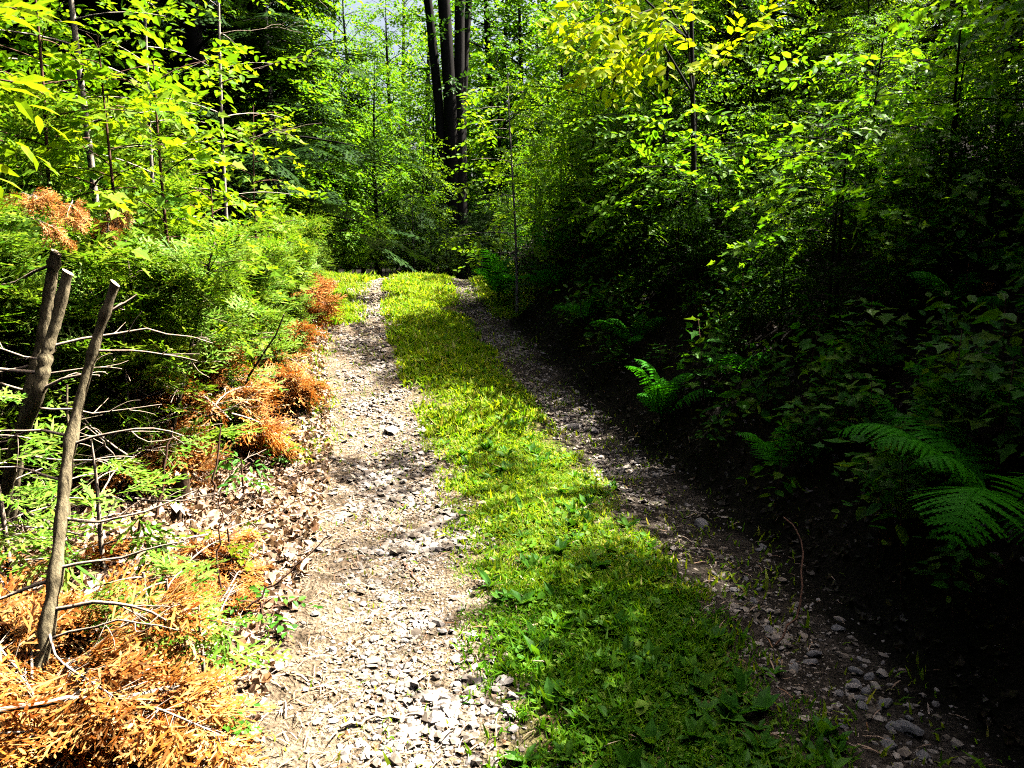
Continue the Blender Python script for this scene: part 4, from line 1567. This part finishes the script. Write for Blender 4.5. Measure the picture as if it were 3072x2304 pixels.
for k, (px, d, sc) in enumerate([(318, 36, 1.1), (345, 40, 1.25), (432, 33, 1.15), (408, 44, 1.5), (375, 47, 1.2), (358, 31, 1.0), (396, 32, .95)]):
    plant('maple_tree', 'far maple showing thinly against the sky gap', 'tree', MB_[0], base_at(px, d), k * 1.1, sc, 'far maples in the sky gap')
for k, (x, y, m) in enumerate([(-6.8, -2, 0), (-7.4, 1.5, 3), (-6.6, 4.2, 0), (-8.6, 5.5, 3), (-8.2, 9.0, 0), (-10.5, 12, 3), (-9.5, 2.5, 0), (-11, 7.5, 0), (-9.0, 15.5, 3)]):
    plant('maple_tree', 'tall maple in the wood behind the hedge', 'tree', MB_[m], at(x, y), k * 1.3, 1.05, 'tall maples behind the hedge')
for k, (x, y) in enumerate([(-3.2, -3.2), (0.4, -4.0), (3.6, -4.4), (-1.4, -6.5), (2.2, -7.2), (-5, -5.5)]):  # unseen maples added behind the camera to block skylight
    plant('maple_tree', 'unseen tall maple added behind the camera to block skylight', 'tree', MB_[(0, 3)[k % 2]], at(x, y), k * 1.3, 1.0, 'wood behind the photographer')
# unseen high crowns added over the lane: they close off the sky but leave the sun's way in from the right
MC_ = model(broad(660, 14, .17, 7.5, 60, 4.2, 10, SP_MAPLE_F, 1.15), 'bark_dark', 'maple_dark')
for k, (x, y) in enumerate([(-6.4, .5), (-6.8, 4.0), (-7.2, 7.8), (-7.5, 11.5), (-5.2, -3.5), (-1.5, -4.5), (2.2, -5.5), (-9.8, 2.2), (-10.2, 6.5), (-10.5, 10.0), (-4.6, 14.8), (-8, 15.5)]):
    plant('maple_tree', 'added high crowned maple whose unseen boughs close off the sky', 'tree', MC_, at(x, y), k * 1.3, 1.0, 'maples added to close off the sky')
# unseen wood behind and left of the camera, added to block skylight
for k in range(26):
    x, y = rb.uniform(-16, 9), rb.uniform(-18, -4)
    plant('hemlock_tree', 'unseen hemlock added behind the camera to block skylight', 'tree', MH_[0], at(x, y), k, rb.uniform(.9, 1.3), 'wood behind the photographer')
for k in range(16):
    x, y = rb.uniform(-15, -8), rb.uniform(-4, 5)
    plant('maple_tree', 'unseen tall maple added beyond the left edge to block skylight', 'tree', MB_[(0, 3)[k % 2]], at(x, y), k, rb.uniform(.9, 1.2), 'maples added beyond the left edge')
# bushes that close the view under the trees
for k in range(46):
    az, d = rb.uniform(-40, 20), rb.uniform(15, 24)
    x = d * math.tan(R(az))
    if -9 < az < 1 and d < 17:
        d = 18 + rb.uniform(0, 5)
        x = d * math.tan(R(az))
    plant('bush', 'leafy bush under the trees beyond the crest', 'bush', MN_[1 + k % 2], at(x, d), k * 1.3, rb.uniform(.45, .8), 'bushes beyond the crest')

for k in range(16):
    x, y = rb.uniform(-6.5, .8), rb.uniform(14.0, 16.5)
    plant('bush', 'low dark bush filling the dip just past the crest', 'bush', MN_[2], at(x, y), k * 1.9, rb.uniform(.28, .42), 'low bushes just past the crest')

# right bank: beeches and hemlocks that close off the light
MU_ = [model(broad(650 + k, H, .03, .5, nb, bl, 19, SP_BS, .85, .25, .3, tilt=.4), 'bark_dark', lf) for k, (H, nb, bl, lf) in enumerate(((2.3, 30, 1.15, 'beech'), (2.9, 34, 1.25, 'maple'), (3.8, 44, 1.45, 'maple'), (4.6, 50, 1.6, 'beech')))]
MU_.append(model(hem(655, 4.6, .06, .5, 56, 1.55, 14, SP_HEM, .95), 'bark_dark', 'hemlock'))
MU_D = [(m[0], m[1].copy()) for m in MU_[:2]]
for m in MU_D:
    m[1].materials[0] = M['deep_shade']  # same shrubs with the bank's shade painted into the leaves
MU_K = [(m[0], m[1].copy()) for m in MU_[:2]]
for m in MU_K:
    m[1].materials[0] = M['hemlock_far']  # same shrubs, leaves darkened to paint the shadowy end of the lane
MU_H = [2.3, 2.9, 3.8, 4.6, 4.6]
_ey = [1.0, 1.5, 2.2, 2.9, 3.3, 3.7, 4.5, 5.5, 6.2, 6.8, 7.2, 8.3, 8.8, 9.5, 10.4, 11, 13]
_eo = [-.3, -.15, .05, .3, .6, .85, 1.25, 1.5, 1.3, .6, -.5, -.6, .25, .5, .5, 1.2, 1.4]


def grow_to(x, y, H, extra=0.):
    """the size at which a plant's shadow just reaches the edge of the sunny part of the lane"""
    k = 1 / math.tan(SUN_EL)
    best = .4
    for s_ in np.arange(.4, 1.4, .02):
        top = float(gz(x, y)) + H * s_ * .95
        yl = y
        for _ in range(3):
            h = top - float(np.interp(yl, _ys, _PZ))
            yl = y - h * k * math.cos(SUN_AZ)
        o = x - h * k * math.sin(SUN_AZ) - float(cen(yl))
        if o >= np.interp(yl, _ey, _eo) - extra:
            best = s_
    return best


for k, (px, d, sc) in enumerate([(398, 15.0, .5), (415, 14.6, .55), (432, 15.2, .55), (447, 14.4, .34), (460, 15.4, .36), (476, 14.8, .42), (490, 15.2, .7), (428, 16.2, .8), (488, 16.4, .8), (410, 16.4, .7), (500, 14.2, .6)]):
    plant('darkened_shrub', 'shrub darkened for the shadowy pocket at the end of the lane', 'shrub', MU_K[k % 2], base_at(px, d), k * 1.3, sc, 'dark shrubs at the end of the lane')
KIND = ['beech_shrub', 'maple_shrub', 'young_maple', 'young_beech', 'young_hemlock']
TXT = ['low leafy beech shrub on the shaded right bank', 'leafy maple shrub on the shaded right bank', 'young maple on the shaded right bank', 'young beech on the shaded right bank', 'young dark hemlock on the shaded right bank']
# offset from the lane, distance, kind, size
BK = [(2.5, 6.0, 0, .95), (2.75, 7.2, 1, .95), (2.4, 8.2, 1, 1.0), (2.3, 9.4, 0, 1.0), (2.0, 10.6, 0, 1.0), (3.0, 5.2, 1, .9), (3.4, 6.6, 2, .85), (3.3, 8.8, 2, .9), (3.0, 10.0, 1, 1.1), (2.9, 11.4, 1, 1.05), (3.4, 3.9, 1, 1.15),
      (3.9, 5.4, 2, .95), (4.0, 7.6, 3, 1.05), (4.2, 9.6, 3, .95), (4.0, 11.2, 2, 1.0), (4.0, 4.2, 3, 1.05), (4.9, 4.6, 4, 1.15), (4.6, 6.4, 4, .95), (5.0, 8.4, 4, 1.1), (5.0, 5.2, 3, .95), (5.2, 10.6, 4, 1.1), (5.0, 3.4, 3, 1.2), (3.6, 3.0, 2, 1.15), (3.1, 3.4, 1, 1.0), (4.4, 12.6, 3, 1.0),
      (3.3, 2.0, 2, 1.0), (3.8, 1.2, 3, 1.0), (3.2, .5, 2, 1.1), (3.6, -.6, 3, 1.1), (4.4, 2.4, 4, 1.1), (3.0, -1.8, 3, 1.0), (4.8, .2, 4, 1.2)]
for k, (o, y, m, s) in enumerate(BK):
    x = o + float(cen(y))
    s = min(grow_to(x, y, MU_H[m]), 1.3) * (.84 if m == 4 else 1)
    plant(KIND[m], TXT[m], 'shrub' if m < 2 else 'young tree', MU_[m], at(x, y), k * 1.7, s, ('beech shrubs', 'maple shrubs', 'young maples', 'young beeches', 'young hemlocks')[m] + ' on the right bank')
ru = np.random.default_rng(444)
for k in range(40):
    y = ru.uniform(3.0, 10.5)
    o = ru.uniform(1.75, 4.2)
    m = k % 2
    plant('low_shrub', ('low shade-darkened beech shrub in the dark undergrowth of the bank', 'low shade-darkened maple shrub in the dark undergrowth of the bank')[m], 'shrub', MU_D[m], at(o + float(cen(y)), y), k * 1.7, min(ru.uniform(.3, .55), grow_to(o + float(cen(y)), y, MU_H[m])), ('low beech shrubs of the bank', 'low maple shrubs of the bank')[m])
for k, (o, y, m, s) in enumerate([(2.1, 8.4, 0, .7), (2.0, 9.0, 1, .75), (2.1, 9.9, 0, .85), (1.75, 11.2, 1, .75), (1.9, 11.8, 1, .95), (1.5, 12.4, 0, .9), (2.2, 13.0, 1, 1.1)]):
    plant('crest_shrub', 'leafy shrub crowding the right track near the crest', 'shrub', MU_[m], at(o + float(cen(y)), y), k * 2.1, min(s, grow_to(o + float(cen(y)), y, MU_H[m], .3)), 'shrubs by the crest')
for k, (x, y, s) in enumerate([(4.1, 3.2, .66), (3.5, 2.5, .62), (4.9, 3.7, .72), (3.1, 1.4, .62), (5.6, 3.4, .8)]):
    plant('hemlock_tree', 'dense dark hemlock low on the bank beside the near right track', 'tree', MH_[1], at(x, y), k * 1.1, s, 'hemlocks beside the near right track')
for k, (o, y, s) in enumerate([(11.2, 7.4, .6), (11.6, 9.5, .6), (7.6, 3.6, .6), (11.8, 5.8, .6), (10.2, 12.5, .6), (7.0, 2.0, .85), (6.0, .4, .85), (5.6, -2.0, .9), (9.2, 2.9, .85), (13, 8.0, .9), (13.2, 5.6, .9), (13.2, 11, .9), (8, -.5, 1.1), (11, 1.5, 1.1), (15, 9, 1.1)]):
    plant('hemlock_tree', 'dense hemlock on top of the right bank', 'tree', MH_[1], at(o + float(cen(y)), y), k * 1.1, s, 'hemlocks on the right bank')

# the beech whose yellow leaves catch the sun
rng = np.random.default_rng(700)
bb = W(700, 200, 6.6)
base = np.array(at(bb[0], bb[1]))
gt, gc = Geo(), Geo()
top = W(690, -60, 6.6)
s = np.linspace(0, 1, 8)
TP = base + s[:, None] * (top - base)
gt.add(*tube(TP - base, np.linspace(.028, .015, 8), 8))
Q, D, U, S = [], [], [], []
for (a, b, n) in [((640, -30, 5.9), (556, 8, 5.2), 13), ((650, 10, 5.9), (560, 45, 5.2), 15), ((655, 30, 5.9), (590, 68, 5.3), 15), ((665, 0, 5.9), (655, 62, 5.3), 13), ((640, -5, 5.9), (575, 25, 5.3), 13),
                  ((700, 70, 5.7), (764, 6, 5.3), 11), ((690, 72, 5.8), (686, 5, 5.2), 9), ((690, 75, 5.8), (740, 45, 5.3), 8), ((660, 40, 5.9), (600, 90, 5.5), 8)]:
    A, B = W(*a), W(*b)
    q0 = TP[int(np.argmin(np.linalg.norm(TP - A, axis=1)))]
    bp = np.array([q0, q0 * .4 + A * .6, A, A * .5 + B * .5, B])
    gt.add(*tube(bp - base, [.012, .01, .008, .005, .002], 5, False))
    dv = (B - A) / np.linalg.norm(B - A)
    for k in range(n):
        u = rng.uniform(.0, .95)
        p = A + (B - A) * u + rng.normal(0, .05, 3)
        d = dv + rng.normal(0, .55, 3) * np.array([1, 1, .5])
        Q.append(p)
        D.append(d)
        U.append(np.array([rng.normal(.1, .3), rng.normal(-.5, .3), 1]))
        S.append(rng.uniform(.75, 1.1))
put_sprays(gc, rng, [spray_broad(rng, 6, .26, .095, LEAF_N, .25)[0] for _ in range(4)], Q, D, U, S)
g2 = Geo()
V, T = gc.arr()
g2.add(V - base, T)
t = thing('beech_tree', 'beech with big glowing yellow leaves overhanging the top of the bank', 'tree', tuple(base))
obj('trunk', gt.mesh('trunk', M['bark_dark'], True), t)
obj('crown', g2.mesh('crown', M['yellow']), t)

# slender beech sapling by the crest fern and the dark trunk at the right
near_tree('beech_sapling', 'slender grey trunked beech sapling above the crest fern', 'sapling', base_at(517, 9.6), 2.9, .015, .7, 26, lambda t: .85 - .4 * t, lambda t: .2, 10, SP_NEAR, .85, 'beech', 710, 'bark_pale', lean=(-.03, .02))
for k, (px, d, H, lab, lf, sp) in enumerate([(690, 7.0, 1.5, 'broad leaved sapling on the dark bank right below the yellow beech', 'maple', SP_NEAR), (835, 4.9, 1.3, 'maple sapling with larger leaves in the middle of the right bank', 'maple', SP_MNEAR), (860, 6.0, 1.5, 'beech sapling with bigger leaves in front of the small leaved shrubs', 'maple', SP_NEAR),
                                                (640, 7.6, 1.7, 'leafy sapling on the bank between the crest fern and the yellow beech', 'maple', SP_NEAR), (935, 5.0, 1.7, 'maple sapling high on the bank near the right edge', 'maple', SP_MNEAR), (590, 8.6, 1.9, 'leafy maple sapling on the bank above the dark ferns', 'maple', SP_MNEAR)]):
    near_tree('bank_sapling', lab, 'sapling', base_at(px, d), H, .011, .5, 26, lambda t: .75 - .3 * t, lambda t: .3, 9, sp, .85, lf, 720 + k, 'bark_dark')
b5 = base_at(985, 6.2)
near_tree('dark_tree', 'thin dark bare trunk near the right edge with few leaves', 'tree', b5, 6.5, .055, 3.0, 22, lambda t: 1.3 - .5 * t, lambda t: .3, 6, [(s, None) for s in SP_BEECH], .9, 'maple_dark', 711, 'bark_dark', dead=[(2.6, .8, .4, .8, .008), (2.2, -.8, .5, .6, .007)])

# ================================================================== light and camera
w = bpy.data.worlds.new('World')
SC.world = w
w.use_nodes = True
nt = w.node_tree
nt.nodes.clear()
sky = nt.nodes.new('ShaderNodeTexSky')
sky.sky_type = 'NISHITA'
sky.sun_disc = False
sky.sun_elevation = SUN_EL
sky.sun_rotation = SUN_AZ
sky.dust_density = 7.0
sky.ozone_density = .4
bg = nt.nodes.new('ShaderNodeBackground')
bg.inputs['Strength'].default_value = .05
ow = nt.nodes.new('ShaderNodeOutputWorld')
nt.links.new(sky.outputs[0], bg.inputs[0])
nt.links.new(bg.outputs[0], ow.inputs[0])

sl = bpy.data.lights.new('sun', 'SUN')
sl.energy = 5.0
sl.angle = R(.5)
sl.color = (1, .94, .84)
so = bpy.data.objects.new('sun', sl)
COL.objects.link(so)
from mathutils import Vector
sd = Vector((math.sin(SUN_AZ) * math.cos(SUN_EL), math.cos(SUN_AZ) * math.cos(SUN_EL), math.sin(SUN_EL)))
so.rotation_euler = sd.to_track_quat('Z', 'Y').to_euler()
so.location = (20, 10, 30)

cam = bpy.data.cameras.new('camera')
cam.sensor_width = 36
cam.lens = 36 * FOC / 1024
cam.clip_start = .05
cam.clip_end = 1000
co = bpy.data.objects.new('camera', cam)
COL.objects.link(co)
co.location = tuple(EYE)
co.rotation_euler = (PI / 2 - PITCH, 0, 0)
SC.camera = co

SC.view_settings.view_transform = 'Standard'
SC.view_settings.look = 'None'
SC.view_settings.gamma = 1
SC.view_settings.exposure = 2.4
SC.render.engine = 'CYCLES'
SC.cycles.max_bounces = 3
SC.cycles.diffuse_bounces = 0
SC.cycles.glossy_bounces = 1
SC.cycles.transmission_bounces = 2
SC.cycles.use_denoising = False
SC.render.filter_size = 1.2 if hasattr(SC.render, 'filter_size') else 1.5
SC.cycles.pixel_filter_type = 'BLACKMAN_HARRIS'
SC.cycles.filter_width = 1.1
